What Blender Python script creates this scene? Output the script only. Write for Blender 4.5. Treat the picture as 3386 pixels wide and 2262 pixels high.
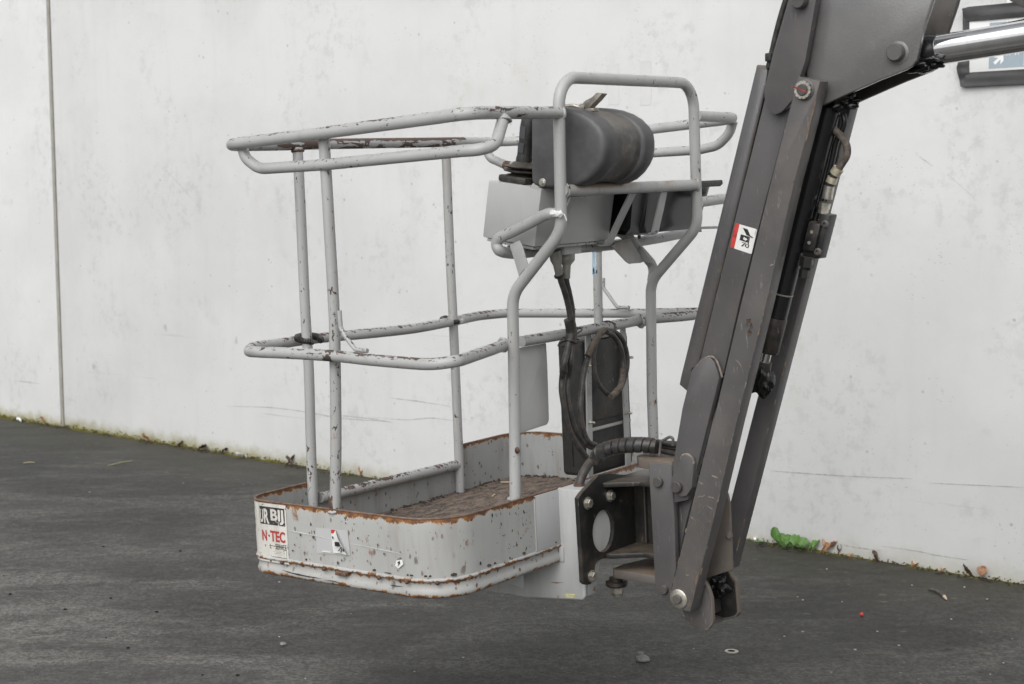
import bpy, bmesh, math, random
from mathutils import Vector, Matrix, Quaternion, noise

for o in list(bpy.data.objects):
    bpy.data.objects.remove(o, do_unlink=True)
SC = bpy.context.scene
COL = SC.collection
R = math.radians
rnd = random.Random(7)

# ------------------------------------------------------------------ camera
cd = bpy.data.cameras.new('camera')
cam = bpy.data.objects.new('camera', cd)
COL.objects.link(cam)
cd.sensor_width = 36.0
cd.lens = 54.2924
cd.clip_start = 0.05
cd.clip_end = 600
cd.dof.use_dof = True
cd.dof.focus_distance = 4.6
cd.dof.aperture_fstop = 6.3
m3 = Matrix([[0.999977, 0.0068, -0.0], [-0.000646, 0.095055, -0.995472], [-0.006769, 0.995449, 0.095057]])
cam.matrix_world = Matrix.Translation((0, 0, 1.6)) @ m3.to_4x4()
SC.camera = cam

# ------------------------------------------------------------------ light: a bright overcast day
SUN_EL, SUN_AZ = R(44), R(205)          # azimuth measured clockwise from +Y (away from the camera)
w = bpy.data.worlds.new('World')
SC.world = w
w.use_nodes = True
nt = w.node_tree
nt.nodes.clear()
sky = nt.nodes.new('ShaderNodeTexSky')
sky.sky_type = 'NISHITA'
sky.sun_disc = False
sky.sun_elevation = SUN_EL
sky.sun_rotation = SUN_AZ
sky.air_density = 1.0
sky.dust_density = 4.0
sky.ozone_density = 1.0
hs = nt.nodes.new('ShaderNodeHueSaturation')      # cloud cover takes the blue out of the sky
hs.inputs['Saturation'].default_value = 0.10
bg = nt.nodes.new('ShaderNodeBackground')
bg.inputs['Strength'].default_value = 0.115
out = nt.nodes.new('ShaderNodeOutputWorld')
nt.links.new(sky.outputs[0], hs.inputs['Color'])
nt.links.new(hs.outputs[0], bg.inputs['Color'])
nt.links.new(bg.outputs[0], out.inputs['Surface'])
sl = bpy.data.lights.new('sun', 'SUN')
sl.energy = 1.2
sl.angle = R(75)
sl.color = (1.0, 0.985, 0.96)
so = bpy.data.objects.new('sun', sl)
COL.objects.link(so)
sd = Vector((math.sin(SUN_AZ) * math.cos(SUN_EL), math.cos(SUN_AZ) * math.cos(SUN_EL), math.sin(SUN_EL)))
so.rotation_euler = sd.to_track_quat('Z', 'Y').to_euler()
so.location = sd * 30
vs = SC.view_settings
vs.view_transform = 'Standard'
vs.look = 'None'
vs.exposure = 0.34
vs.gamma = 1.0
vs.use_curve_mapping = False

# ------------------------------------------------------------------ frames
BF = Matrix(((0.787865, -0.615032, 0.031695), (0.614492, 0.788502, 0.025774), (-0.040843, -0.00083, 0.999165))).transposed().to_4x4()
BF.translation = Vector((-0.497,4.2363,0.7278))            # basket frame: x = towards the boom, y = along the basket, z = up
WF = Matrix(((0.755793, -0.654811, 0.0), (0.654811, 0.755793, 0.0), (0, 0, 1))).transposed().to_4x4()
WF.translation = Vector((-3.1459,10.7148,0))            # wall frame: x = along the wall, y = into the wall, z = up

# ------------------------------------------------------------------ material helpers
class NT:
    def __init__(s, name):
        s.m = bpy.data.materials.new(name)
        s.m.use_nodes = True
        s.t = s.m.node_tree
        s.b = s.t.nodes['Principled BSDF']
        s.tc = s.t.nodes.new('ShaderNodeTexCoord')
        s.geo = s.t.nodes.new('ShaderNodeNewGeometry')
    def n(s, typ, **kw):
        nd = s.t.nodes.new(typ)
        for k, v in kw.items():
            setattr(nd, k, v)
        return nd
    def put(s, sock, v):
        if hasattr(v, 'is_output') or isinstance(v, bpy.types.NodeSocket):
            s.t.links.new(v, sock)
        elif isinstance(v, (tuple, list)) and len(v) == 3 and sock.type == 'RGBA':
            sock.default_value = (*v, 1)
        else:
            sock.default_value = v
    def mapping(s, scale=(1, 1, 1), loc=(0, 0, 0), src='Object', rot=(0, 0, 0)):
        mp = s.n('ShaderNodeMapping')
        s.put(mp.inputs['Vector'], s.tc.outputs['Object'] if src == 'Object' else s.geo.outputs['Position'])
        mp.inputs['Scale'].default_value = scale
        mp.inputs['Location'].default_value = loc
        mp.inputs['Rotation'].default_value = rot
        return mp.outputs[0]
    def noise(s, scale, detail=4, rough=.55, vec=None, dist=0):
        nd = s.n('ShaderNodeTexNoise')
        nd.inputs['Scale'].default_value = scale
        nd.inputs['Detail'].default_value = detail
        nd.inputs['Roughness'].default_value = rough
        nd.inputs['Distortion'].default_value = dist
        s.put(nd.inputs['Vector'], vec if vec is not None else s.tc.outputs['Object'])
        return nd.outputs[0]
    def voro(s, scale, vec=None, rand=1.0, feature='F1'):
        nd = s.n('ShaderNodeTexVoronoi', feature=feature)
        nd.inputs['Scale'].default_value = scale
        nd.inputs['Randomness'].default_value = rand
        s.put(nd.inputs['Vector'], vec if vec is not None else s.tc.outputs['Object'])
        return nd
    def ramp(s, v, a, b, lo=0., hi=1.):
        nd = s.n('ShaderNodeMapRange', interpolation_type='SMOOTHSTEP')
        s.put(nd.inputs[0], v)
        nd.inputs[1].default_value = a
        nd.inputs[2].default_value = b
        nd.inputs[3].default_value = lo
        nd.inputs[4].default_value = hi
        return nd.outputs[0]
    def math(s, op, a, b=0.0, clamp=False):
        nd = s.n('ShaderNodeMath', operation=op, use_clamp=clamp)
        s.put(nd.inputs[0], a)
        s.put(nd.inputs[1], b)
        return nd.outputs[0]
    def mix(s, f, a, b, blend='MIX'):
        nd = s.n('ShaderNodeMix', data_type='RGBA', blend_type=blend)
        s.put(nd.inputs[0], f)
        s.put(nd.inputs[6], a)
        s.put(nd.inputs[7], b)
        return nd.outputs[2]
    def xyz(s, vec):
        nd = s.n('ShaderNodeSeparateXYZ')
        s.put(nd.inputs[0], vec)
        return nd.outputs
    def bump(s, h, strength=.3, dist=.002, prev=None):
        nd = s.n('ShaderNodeBump')
        nd.inputs['Strength'].default_value = strength
        nd.inputs['Distance'].default_value = dist
        s.put(nd.inputs['Height'], h)
        if prev is not None:
            s.put(nd.inputs['Normal'], prev)
        return nd.outputs[0]
    def done(s, col, rough=.5, metal=0., normal=None, spec=None, coat=None):
        s.put(s.b.inputs['Base Color'], col)
        s.put(s.b.inputs['Roughness'], rough)
        s.put(s.b.inputs['Metallic'], metal)
        if normal is not None:
            s.put(s.b.inputs['Normal'], normal)
        if spec is not None:
            s.put(s.b.inputs['Specular IOR Level'], spec)
        if coat is not None:
            s.put(s.b.inputs['Coat Weight'], coat)
            s.b.inputs['Coat Roughness'].default_value = .12
        return s.m

def paint(name, base=(.385, .39, .388), chips=.5, top=0., chip_col=(.052, .038, .033), rough=.38, stretch=(1, 1, 1),
          rim=None, rust=.0, dust=0., seed=0., grime=.3, big=0., spots=0.):
    """weathered light grey paint: chips down to dark primer, upward-facing wear, rust bleed, dust"""
    s = NT(name)
    v = s.mapping(scale=stretch, loc=(seed, seed * 1.7, seed * .6))
    z = s.xyz(s.tc.outputs['Object'])[2]
    nz = s.xyz(s.geo.outputs['Normal'])[2]
    fine = s.noise(95, 5, .62, v, .4)
    mid = s.noise(34, 4, .6, v, .6)
    zone = s.noise(6, 3, .6, v)
    up = s.ramp(nz, .15, .8)
    # threshold falls where the wear zones and the upper faces are
    thr = s.math('SUBTRACT', .755 - .10 * chips, s.math('MULTIPLY', s.ramp(zone, .42, .68), .085 * chips + .02))
    thr = s.math('SUBTRACT', thr, s.math('MULTIPLY', up, .11 * top))
    d = s.math('SUBTRACT', fine, thr)
    chip = s.ramp(d, 0, .012)
    thr2 = s.math('SUBTRACT', .80 - .09 * chips - big, s.math('MULTIPLY', up, .16 * top))
    chip2 = s.ramp(s.math('SUBTRACT', s.math('ADD', s.math('MULTIPLY', mid, .72), s.math('MULTIPLY', zone, .28)), thr2), 0, .014)
    chip = s.math('MAXIMUM', chip, chip2)
    tone = s.ramp(s.noise(3.2, 3, .6, v), .3, .7, .93, 1.05)
    g = s.mix(1.0, base, tone, 'MULTIPLY')
    # grime film, brownish, follows broad noise and runs down
    gv = s.mapping(scale=(9, 9, 1.3), loc=(seed, 3, 1))
    gr = s.math('MULTIPLY', s.ramp(s.noise(2.2, 5, .65, gv), .45, .8), grime)
    g = s.mix(gr, g, (.21, .185, .15))
    # cream halo round the chips (old undercoat)
    halo = s.math('MULTIPLY', s.ramp(d, -.035, 0), .35)
    g = s.mix(halo, g, (.56, .55, .50))
    ccol = s.mix(s.ramp(s.noise(40, 3, .6, v), .45, .7), chip_col, (.105, .068, .052))
    col = s.mix(chip, g, ccol)
    if spots > 0:                                  # round soft-edged rust spots of mixed size
        for sc_, rad, sd_ in ((34, .30, 0), (62, .28, 7)):
            vo = s.voro(sc_, s.mapping(scale=(1, 1, .62), loc=(seed + sd_, sd_, 1)))
            pick = s.xyz(vo.outputs['Color'])[0]
            rr = s.ramp(pick, .42, 1.05, 0, rad)
            e = s.math('ADD', vo.outputs['Distance'], s.math('MULTIPLY', s.math('SUBTRACT', fine, .5), .5))
            msk = s.ramp(s.math('SUBTRACT', rr, e), -.06, .10)
            col = s.mix(s.math('MULTIPLY', msk, spots), col, s.mix(s.ramp(mid, .42, .6), (.045, .038, .03), (.15, .105, .07)))
    if rust > 0:
        rn = s.noise(22, 6, .68, s.mapping(scale=(1, 1, .45), loc=(seed + 5, 2, 0)))
        rmask = s.math('MULTIPLY', s.ramp(rn, .66 - .1 * rust, .74 - .08 * rust), .85)
        col = s.mix(rmask, col, (.23, .10, .04))
        # thin bleeding streaks
        st = s.noise(1.0, 3, .5, s.mapping(scale=(70, 70, 3.5), loc=(seed, 0, 0)))
        sm = s.math('MULTIPLY', s.ramp(st, .60, .72), .35 * rust)
        col = s.mix(sm, col, (.30, .17, .07))
    if rim:
        for (zc, below, above, amt) in rim:       # rust that creeps from edges and seams at a height
            wob = s.noise(38, 5, .7, s.mapping(scale=(1, 1, .6), loc=(zc * 3, 1, 4)))
            zz = s.math('ADD', z, s.math('MULTIPLY', s.math('SUBTRACT', wob, .5), -.05))
            lo = s.ramp(zz, zc - below, zc - below * .35)
            hi = s.ramp(zz, zc + above * .5, zc + above, 1, 0)
            band = s.math('MULTIPLY', s.math('MULTIPLY', lo, hi), amt)
            rc = s.mix(s.ramp(s.noise(60, 4, .6), .4, .62), (.11, .06, .04), (.27, .115, .035))
            col = s.mix(s.ramp(band, .12, .42), col, (.40, .26, .13))
            col = s.mix(s.ramp(band, .34, .62), col, rc)
    if dust > 0:
        dm = s.math('MULTIPLY', s.ramp(nz, -.5, .9), s.ramp(s.noise(9, 4, .6), .35, .6))
        col = s.mix(s.math('MULTIPLY', dm, dust), col, (.26, .20, .14))
    r = s.math('ADD', s.math('MULTIPLY', chip, .35), rough)
    h = s.math('ADD', s.math('MULTIPLY', chip, -1.0), s.math('MULTIPLY', s.noise(220, 2, .5), .25))
    return s.done(col, r, 0, s.bump(h, .35, .0008), spec=.45)

def dark_paint(name, base=(.092, .088, .086), rough=.42, orange=.12, dust=.3, chips=.3, low=None, coat=None, dustcol=(.165, .14, .12), seed=0.):
    s = NT(name)
    v = s.mapping(loc=(seed, seed, seed))
    nz = s.xyz(s.geo.outputs['Normal'])[2]
    z = s.xyz(s.tc.outputs['Object'])[2]
    tone = s.ramp(s.noise(4, 4, .6, v), .3, .7, .86, 1.12)
    col = s.mix(1.0, base, tone, 'MULTIPLY')
    film = s.math('MULTIPLY', s.ramp(s.noise(7, 6, .7, v), .44, .68), dust)
    if low:
        film = s.math('ADD', film, s.math('MULTIPLY', s.ramp(z, low[0], low[1], 1, 0), s.ramp(s.noise(11, 5, .65, v), .36, .7, 0, low[2])), True)
    col = s.mix(film, col, dustcol)
    flat = s.math('MULTIPLY', s.ramp(nz, .55, .95), s.ramp(s.noise(18, 5, .7, v), .34, .6, .35, .95))
    col = s.mix(s.math('MULTIPLY', flat, min(1, dust * 1.6)), col, dustcol)
    sp = s.voro(85, v)
    spots = s.math('MULTIPLY', s.ramp(sp.outputs['Distance'], .07, .13, 1, 0), s.ramp(s.noise(25, 2, .5, v), .55, .66))
    col = s.mix(s.math('MULTIPLY', spots, .55), col, (.30, .28, .25))
    scr = s.noise(1., 4, .6, s.mapping(scale=(160, 40, 22), rot=(.3, .2, .5), loc=(seed, 2, 1)))
    col = s.mix(s.math('MULTIPLY', s.ramp(scr, .64, .71), .75 * chips), col, (.34, .30, .26))
    ch = s.ramp(s.math('ADD', s.math('MULTIPLY', s.noise(70, 5, .65, v), .8), s.math('MULTIPLY', s.noise(6, 2, .5, v), .2)), .69 - .04 * chips, .705 - .04 * chips)
    col = s.mix(s.math('MULTIPLY', ch, .8), col, (.16, .085, .045))
    h = s.noise(170, 2, .5, v)
    r = s.math('ADD', rough, s.math('MULTIPLY', film, .35))
    return s.done(col, r, 0, s.bump(h, orange, .0015), coat=coat)

def simple(name, col, rough=.5, metal=0., var=.15, scale=20, bump=0., coat=None, dust=0., dustcol=(.24, .19, .14)):
    s = NT(name)
    t = s.ramp(s.noise(scale, 5, .6), .3, .7, 1 - var, 1 + var)
    c = s.mix(1., col, t, 'MULTIPLY')
    if dust:
        nz = s.xyz(s.geo.outputs['Normal'])[2]
        c = s.mix(s.math('MULTIPLY', s.ramp(s.noise(scale * 1.4, 6, .7), .42, .7), dust), c, dustcol)
        c = s.mix(s.math('MULTIPLY', s.ramp(nz, .4, .95), dust * .6), c, dustcol)
    nrm = s.bump(s.noise(240, 3, .6), bump, .0015) if bump else None
    return s.done(c, rough, metal, nrm, coat=coat)

# ------------------------------------------------------------------ materials
M = {}
Z0 = .216                    # platform local z of the tub rim
M['rail'] = paint('rail_paint', chips=.75, top=.5, rust=.0, seed=1)
M['rail_worn'] = paint('rail_paint_worn', chips=.8, top=.95, chip_col=(.075, .052, .045), rust=.0, seed=2, stretch=(.55, 1.0, 1.3), big=.03)
M['rail_bare'] = paint('rail_paint_rubbed_bare', chips=1.0, top=.6, chip_col=(.085, .06, .052), rust=.1, seed=6, stretch=(1.2, .35, 1.2), big=.235)
M['post'] = paint('post_paint', chips=.85, top=.2, rust=.3, seed=3, stretch=(1, 1, .5), grime=.35)
M['frame'] = paint('frame_paint', chips=.72, top=.3, rust=.12, seed=4, grime=.3, stretch=(1, 1, .6))
M['frame_dusty'] = paint('frame_paint_dusty', chips=.35, top=.1, rust=.2, seed=5, dust=1., grime=.8)
M['tub'] = paint('tub_paint', base=(.40, .403, .393), chips=.65, rust=.32, spots=.68, seed=8, grime=.35, rough=.36, stretch=(1.1, 1.1, .62), chip_col=(.06, .05, .04),
                 rim=[(Z0 + .002, .0175, .02, 1.0), (.0455, .006, .007, .75), (-.002, .012, .012, .62)])
M['tub_in'] = paint('tub_inner_paint', base=(.34, .35, .35), chips=.6, rust=.3, spots=.8, seed=9, grime=.9, rough=.5, chip_col=(.07, .06, .05),
                    rim=[(Z0 + .002, .016, .02, .8)])
M['box'] = paint('box_paint', base=(.43, .432, .428), chips=.2, rust=.0, seed=10, grime=.10)
M['bracket_box'] = paint('bracket_box_paint', base=(.44, .45, .45), chips=.2, rust=.25, seed=11, grime=.3, rim=[(-.108, .008, .012, .16)])
M['rail_patch'] = paint('rail_paint_scraped', chips=1.0, top=.2, chip_col=(.05, .042, .038), rust=.0, seed=13, stretch=(.6, .6, 1.8), big=.155)
M['weld'] = simple('weld_rust', (.11, .065, .045), .8, 0, .5, 60, .6)
M['boom'] = dark_paint('boom_paint', base=(.090, .087, .088), dust=.16, chips=.35, seed=1, rough=.36)
M['boom_low'] = dark_paint('boom_paint_dusty', base=(.090, .086, .086), dust=.3, chips=.5, seed=2, rough=.4)
M['boom_tan'] = dark_paint('boom_paint_mud', base=(.11, .098, .088), dust=.5, chips=.4, seed=3, rough=.55, dustcol=(.17, .125, .09))
M['boom_gloss'] = dark_paint('boom_paint_gloss', base=(.075, .073, .075), dust=.14, chips=.2, seed=4, rough=.22, orange=.2, coat=.3)
M['boom_plate'] = dark_paint('boom_cheek_paint', base=(.135, .133, .133), dust=.14, chips=.15, seed=5, rough=.24, orange=.28, coat=.45)
M['boom_in_shade'] = dark_paint('boom_inside_grease_shade', base=(.045, .041, .038), dust=.22, chips=.2, seed=6, rough=.5)  # darker copy of the boom paint: inside grease and shade put into the colour
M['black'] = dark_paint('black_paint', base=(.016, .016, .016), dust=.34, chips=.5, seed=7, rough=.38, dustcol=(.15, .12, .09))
M['black_gloss'] = simple('black_gloss_plastic', (.011, .011, .012), .27, 0, .2, 12, .05)
M['black_tex'] = simple('black_grained_plastic', (.022, .022, .022), .55, 0, .2, 30, 1.0, dust=.25, dustcol=(.10, .085, .07))
M['lid'] = simple('dark_grey_plastic', (.072, .073, .076), .5, 0, .22, 14, .35, dust=.12, dustcol=(.15, .13, .11))
M['lid_dusty'] = simple('dark_grey_plastic_dusty', (.075, .074, .073), .55, 0, .25, 16, .3, dust=.6, dustcol=(.20, .175, .145))
M['rubber'] = simple('black_rubber', (.02, .02, .02), .5, 0, .3, 40, .2, dust=.2)
M['hose'] = simple('dirty_rubber_hose', (.038, .037, .036), .5, 0, .3, 45, .3, dust=.26, dustcol=(.20, .16, .125))
M['hose_tan'] = simple('muddy_rubber_hose', (.075, .062, .052), .75, 0, .35, 60, .4, dust=.55, dustcol=(.23, .185, .145))
M['boot'] = simple('grey_cable_boot', (.25, .245, .22), .6, 0, .2, 40, .2, dust=.35)
M['zinc'] = simple('zinc_plated_steel', (.55, .53, .47), .35, .85, .25, 60, .2, dust=.25)
M['zinc_dull'] = simple('dull_zinc_steel', (.34, .32, .28), .5, .6, .3, 60, .2, dust=.35)
M['steel_dark'] = dark_paint('dark_pin_paint', base=(.07, .067, .065), dust=.25, chips=.2, seed=9, rough=.4)
M['chrome'] = simple('chrome_rod', (.74, .74, .75), .07, 1.0, .06, 30, .02)
M['grease'] = simple('black_grease', (.006, .006, .006), .16, 0, .2, 30, .6)
M['white'] = simple('white_sticker', (.72, .72, .70), .4, 0, .08, 30)
M['white_dirty'] = paint('worn_white_sticker', base=(.64, .63, .585), chips=1.0, rust=.4, seed=15, grime=.6, rough=.45)
M['red'] = simple('red_print', (.52, .05, .04), .4, 0, .15, 40)
M['tan_scuff'] = simple('tan_scuff', (.19, .165, .14), .8, 0, .4, 90)
M['ink'] = simple('black_print', (.02, .02, .022), .4, 0, .3, 60)
M['blue'] = simple('pale_blue_sticker', (.33, .46, .57), .45, 0, .1, 30)
M['clean'] = paint('clean_grey_paint', base=(.46, .465, .47), chips=0., rust=0, seed=16, grime=.08)

def floor_material():
    s = NT('rusty_floor_plate')
    n = s.noise(28, 6, .72, s.mapping(scale=(1.6, .6, 1)))
    c = s.mix(s.ramp(n, .38, .62), (.045, .037, .032), (.185, .14, .11))
    c = s.mix(s.ramp(s.noise(120, 3, .7), .52, .7), c, (.29, .24, .195))
    v = s.voro(70)
    return s.done(c, .85, 0, s.bump(s.math('ADD', v.outputs['Distance'], n), .8, .004))
M['floor'] = floor_material()

def wall_material():
    s = NT('precast_concrete')
    p = s.tc.outputs['Object']
    x, y, z = s.xyz(p)
    cloud = s.noise(.9, 6, .62, s.mapping(scale=(1, 1, 1.2)))
    col = s.mix(s.ramp(cloud, .38, .62), (.655, .66, .662), (.715, .72, .72))
    streak = s.noise(1., 5, .6, s.mapping(scale=(7, 7, .9), loc=(3, 0, 1)))
    col = s.mix(s.ramp(streak, .50, .74, 0, .20), col, (.53, .532, .525))
    # soft grey smudges
    sm = s.noise(2.1, 7, .74, s.mapping(scale=(1, 1, 1.1), loc=(1.7, 0, .4)), .6)
    col = s.mix(s.ramp(sm, .53, .76, 0, .17), col, (.46, .465, .465))
    sm2 = s.math('MULTIPLY', s.ramp(s.noise(13, 6, .75), .48, .62), s.ramp(s.noise(1.5, 3, .6, s.mapping(loc=(5, 0, 2))), .5, .60))
    col = s.mix(s.math('MULTIPLY', sm2, .26), col, (.36, .36, .35))
    # pale yellow lime stains
    ye = s.math('MULTIPLY', s.ramp(s.noise(1.2, 4, .6, s.mapping(loc=(8, 0, 5))), .56, .72), s.ramp(s.noise(10, 4, .6), .4, .65))
    col = s.mix(s.math('MULTIPLY', ye, .22), col, (.52, .50, .40))
    # pits and specks of two sizes
    v1 = s.voro(17)
    p1 = s.math('MULTIPLY', s.ramp(v1.outputs['Distance'], .08, .17, 1, 0), s.ramp(s.noise(5, 3, .6), .52, .64))
    v2 = s.voro(46, s.mapping(loc=(2, 0, 7)))
    p2 = s.math('MULTIPLY', s.ramp(v2.outputs['Distance'], .10, .2, 1, 0), s.ramp(s.noise(3.3, 3, .6, s.mapping(loc=(4, 0, 0))), .5, .62))
    pits = s.math('MAXIMUM', p1, s.math('MULTIPLY', p2, .7))
    col = s.mix(s.math('MULTIPLY', pits, .5), col, (.24, .24, .23))
    # bigger knocks low down
    v3 = s.voro(3.1, s.mapping(scale=(1, 1, .8), loc=(.3, 0, .9)))
    k = s.math('MULTIPLY', s.ramp(s.math('ADD', v3.outputs['Distance'], s.math('MULTIPLY', s.noise(26, 4, .6), .22)), .135, .18, 1, 0), s.ramp(z, .3, 1.8, 1, .0))
    col = s.mix(s.math('MULTIPLY', k, .55), col, (.27, .265, .25))
    # tyre and pallet scuffs, nearly level, in a low band
    sc = s.noise(1., 5, .62, s.mapping(scale=(.75, 1, 30), loc=(.3, 0, .2), rot=(0, .05, 0)), .2)
    band = s.math('MULTIPLY', s.ramp(z, .02, .12), s.ramp(z, .45, 1.0, 1, 0))
    zone = s.ramp(s.noise(.8, 3, .5, s.mapping(loc=(6, 0, 3))), .42, .62)
    col = s.mix(s.math('MULTIPLY', s.math('MULTIPLY', s.ramp(sc, .665, .70), band), s.math('MULTIPLY', zone, .62)), col, (.20, .20, .20))
    # damp green foot
    foot = s.math('ADD', z, s.math('MULTIPLY', s.math('SUBTRACT', s.noise(9, 6, .75), .5), -.16))
    leftish = s.ramp(x, .5, 5.5, 1.0, .35)
    col = s.mix(s.math('MULTIPLY', s.ramp(foot, -.02, .10, .95, 0), leftish), col, (.27, .25, .065))
    grain = s.noise(300, 2, .6)
    col = s.mix(.10, col, s.mix(grain, (.3, .3, .3), (.9, .9, .9)))
    h = s.math('ADD', s.math('MULTIPLY', pits, -1.), s.math('MULTIPLY', s.noise(30, 6, .7), .6))
    return s.done(col, .85, 0, s.bump(h, .25, .004), spec=.25)
M['wall'] = wall_material()

def asphalt_material():
    s = NT('asphalt')
    p = s.geo.outputs['Position']
    sub = s.n('ShaderNodeVectorMath', operation='SUBTRACT')
    s.put(sub.inputs[0], p)
    sub.inputs[1].default_value = (-3.1459,10.7148,0)
    dot = s.n('ShaderNodeVectorMath', operation='DOT_PRODUCT')
    s.put(dot.inputs[0], sub.outputs[0])
    dot.inputs[1].default_value = tuple(-a for a in (0.654811, 0.755793, 0.0))
    dw = dot.outputs['Value']                            # metres in front of the wall
    P = 'Position'
    big = s.noise(.55, 4, .6, s.mapping(src=P))
    col = s.mix(s.ramp(big, .40, .60), (.024, .0238, .023), (.045, .0447, .0435))
    # worn pale sweeps, running across the yard
    sw = s.noise(1., 5, .6, s.mapping(scale=(.7, 1.6, 1), rot=(0, 0, -.35), src=P), 1.2)
    col = s.mix(s.ramp(sw, .48, .64, 0, .55), col, (.078, .0775, .075))
    sw2 = s.noise(1., 5, .66, s.mapping(scale=(2.2, 5.5, 1), rot=(0, 0, .5), loc=(4, 1, 0), src=P), .8)
    col = s.mix(s.ramp(sw2, .50, .66, 0, .30), col, (.088, .087, .083))
    sw3 = s.noise(1., 5, .66, s.mapping(scale=(3, 14, 1), rot=(0, 0, -.25), loc=(1, 7, 0), src=P), .5)
    col = s.mix(s.ramp(sw3, .52, .68, 0, .14), col, (.095, .093, .088))
    # paler, drier ground towards the near left
    px_, py_, pz_ = s.xyz(p)
    near_ = s.math('ADD', s.math('MULTIPLY', px_, -.55), s.math('MULTIPLY', py_, -.45))
    dry = s.math('MULTIPLY', s.ramp(s.math('ADD', near_, s.math('MULTIPLY', s.math('SUBTRACT', big, .5), 1.6)), -2.7, -1.2), s.ramp(sw, .42, .58, .25, 1))
    col = s.mix(s.math('MULTIPLY', dry, .75), col, (.122, .121, .116))
    dk = s.noise(1., 5, .62, s.mapping(scale=(1.2, 2.6, 1), rot=(0, 0, .2), loc=(9, 3, 0), src=P), .6)
    col = s.mix(s.ramp(dk, .50, .64, 0, .42), col, (.022, .022, .022))
    # fine aggregate: light and dark grains over whatever tone lies below
    g = s.noise(240, 3, .75, s.mapping(src=P))
    g2 = s.noise(60, 4, .7, s.mapping(src=P))
    g3 = s.noise(20, 5, .7, s.mapping(src=P))
    gr = s.math('MULTIPLY', s.math('MULTIPLY', s.ramp(g, .36, .64, .70, 1.32), s.ramp(g2, .38, .62, .72, 1.3)), s.ramp(g3, .38, .62, .80, 1.22))
    col = s.mix(1.0, col, gr, 'MULTIPLY')
    col = s.mix(1.0, col, (1.17, 1.15, 1.11), 'MULTIPLY')
    # lichen flecks
    v = s.voro(6.5, s.mapping(scale=(1, 1.6, 1), src=P))
    fl = s.math('MULTIPLY', s.ramp(s.math('ADD', v.outputs['Distance'], s.math('MULTIPLY', s.noise(60, 3, .6, s.mapping(src=P)), .2)), .16, .22, 1, 0), s.ramp(dw, .2, 2.0, .85, .04))
    col = s.mix(fl, col, (.15, .145, .095))
    v2 = s.voro(24, s.mapping(src=P))
    wsp = s.math('MULTIPLY', s.ramp(v2.outputs['Distance'], .06, .12, 1, 0), s.ramp(s.xyz(v2.outputs['Color'])[0], .80, .9))
    col = s.mix(s.math('MULTIPLY', wsp, .6), col, (.30, .30, .29))
    # algae along the wall foot
    al = s.math('ADD', dw, s.math('MULTIPLY', s.math('SUBTRACT', s.noise(3., 6, .7, s.mapping(src=P)), .5), -1.1))
    col = s.mix(s.ramp(al, -.1, .95, .6, 0), col, (.037, .036, .021))
    h = s.math('ADD', s.math('MULTIPLY', g, .5), g2)
    rg = s.ramp(sw, .4, .7, .62, .8)
    return s.done(col, rg, 0, s.bump(h, .5, .004), spec=.35)
M['asphalt'] = asphalt_material()

# ------------------------------------------------------------------ mesh helpers
def finish(bm, name, mat, parent=None, base=None, angle=38, flat=False):
    bmesh.ops.remove_doubles(bm, verts=bm.verts, dist=1e-6)
    bmesh.ops.recalc_face_normals(bm, faces=bm.faces)
    if parent is not None:
        b = Vector(parent.get('_base', (0, 0, 0)))
        for v in bm.verts:
            v.co -= b
    ca = math.radians(angle)
    for f in bm.faces:
        f.smooth = not flat
    for e in bm.edges:
        if len(e.link_faces) == 2 and e.calc_face_angle(0) > ca:
            e.smooth = False
    me = bpy.data.meshes.new(name)
    bm.to_mesh(me)
    bm.free()
    mats = mat if isinstance(mat, list) else [mat]
    for m in mats:
        me.materials.append(M[m])
    o = bpy.data.objects.new(name, me)
    COL.objects.link(o)
    if parent is not None:
        o.parent = parent
        o['_base'] = tuple(parent.get('_base', (0, 0, 0)))
    return o

def root(name, label, cat, mat4, base=(0, 0, 0), group=None):
    o = bpy.data.objects.new(name, None)
    COL.objects.link(o)
    o.empty_display_size = .1
    o.matrix_world = mat4 @ Matrix.Translation(base)
    o['label'] = label
    o['category'] = cat
    if group:
        o['group'] = group
    o['_base'] = tuple(base)
    return o

def rounded(pts, fil, n=7):
    pts = [Vector(p) for p in pts]
    fl = fil if isinstance(fil, (list, tuple)) else [fil] * len(pts)
    out = [pts[0]]
    for i in range(1, len(pts) - 1):
        a, b, c = pts[i - 1], pts[i], pts[i + 1]
        u, v = (a - b), (c - b)
        lu, lv = u.length, v.length
        if lu < 1e-6 or lv < 1e-6:
            continue
        u, v = u / lu, v / lv
        ang = u.angle(v)
        r = fl[i]
        if r <= 0 or ang > math.pi - .02:
            out.append(b)
            continue
        d = min(r / math.tan(ang / 2), lu * .48, lv * .48)
        r = d * math.tan(ang / 2)
        cen = b + (u + v).normalized() * (r / math.sin(ang / 2))
        p0, p1 = b + u * d, b + v * d
        a0, a1 = p0 - cen, p1 - cen
        tot = a0.angle(a1)
        ax = a0.cross(a1)
        if ax.length < 1e-9:
            out.append(b)
            continue
        ax.normalize()
        for k in range(n + 1):
            out.append(cen + Quaternion(ax, tot * k / n) @ a0)
    out.append(pts[-1])
    return out

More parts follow.
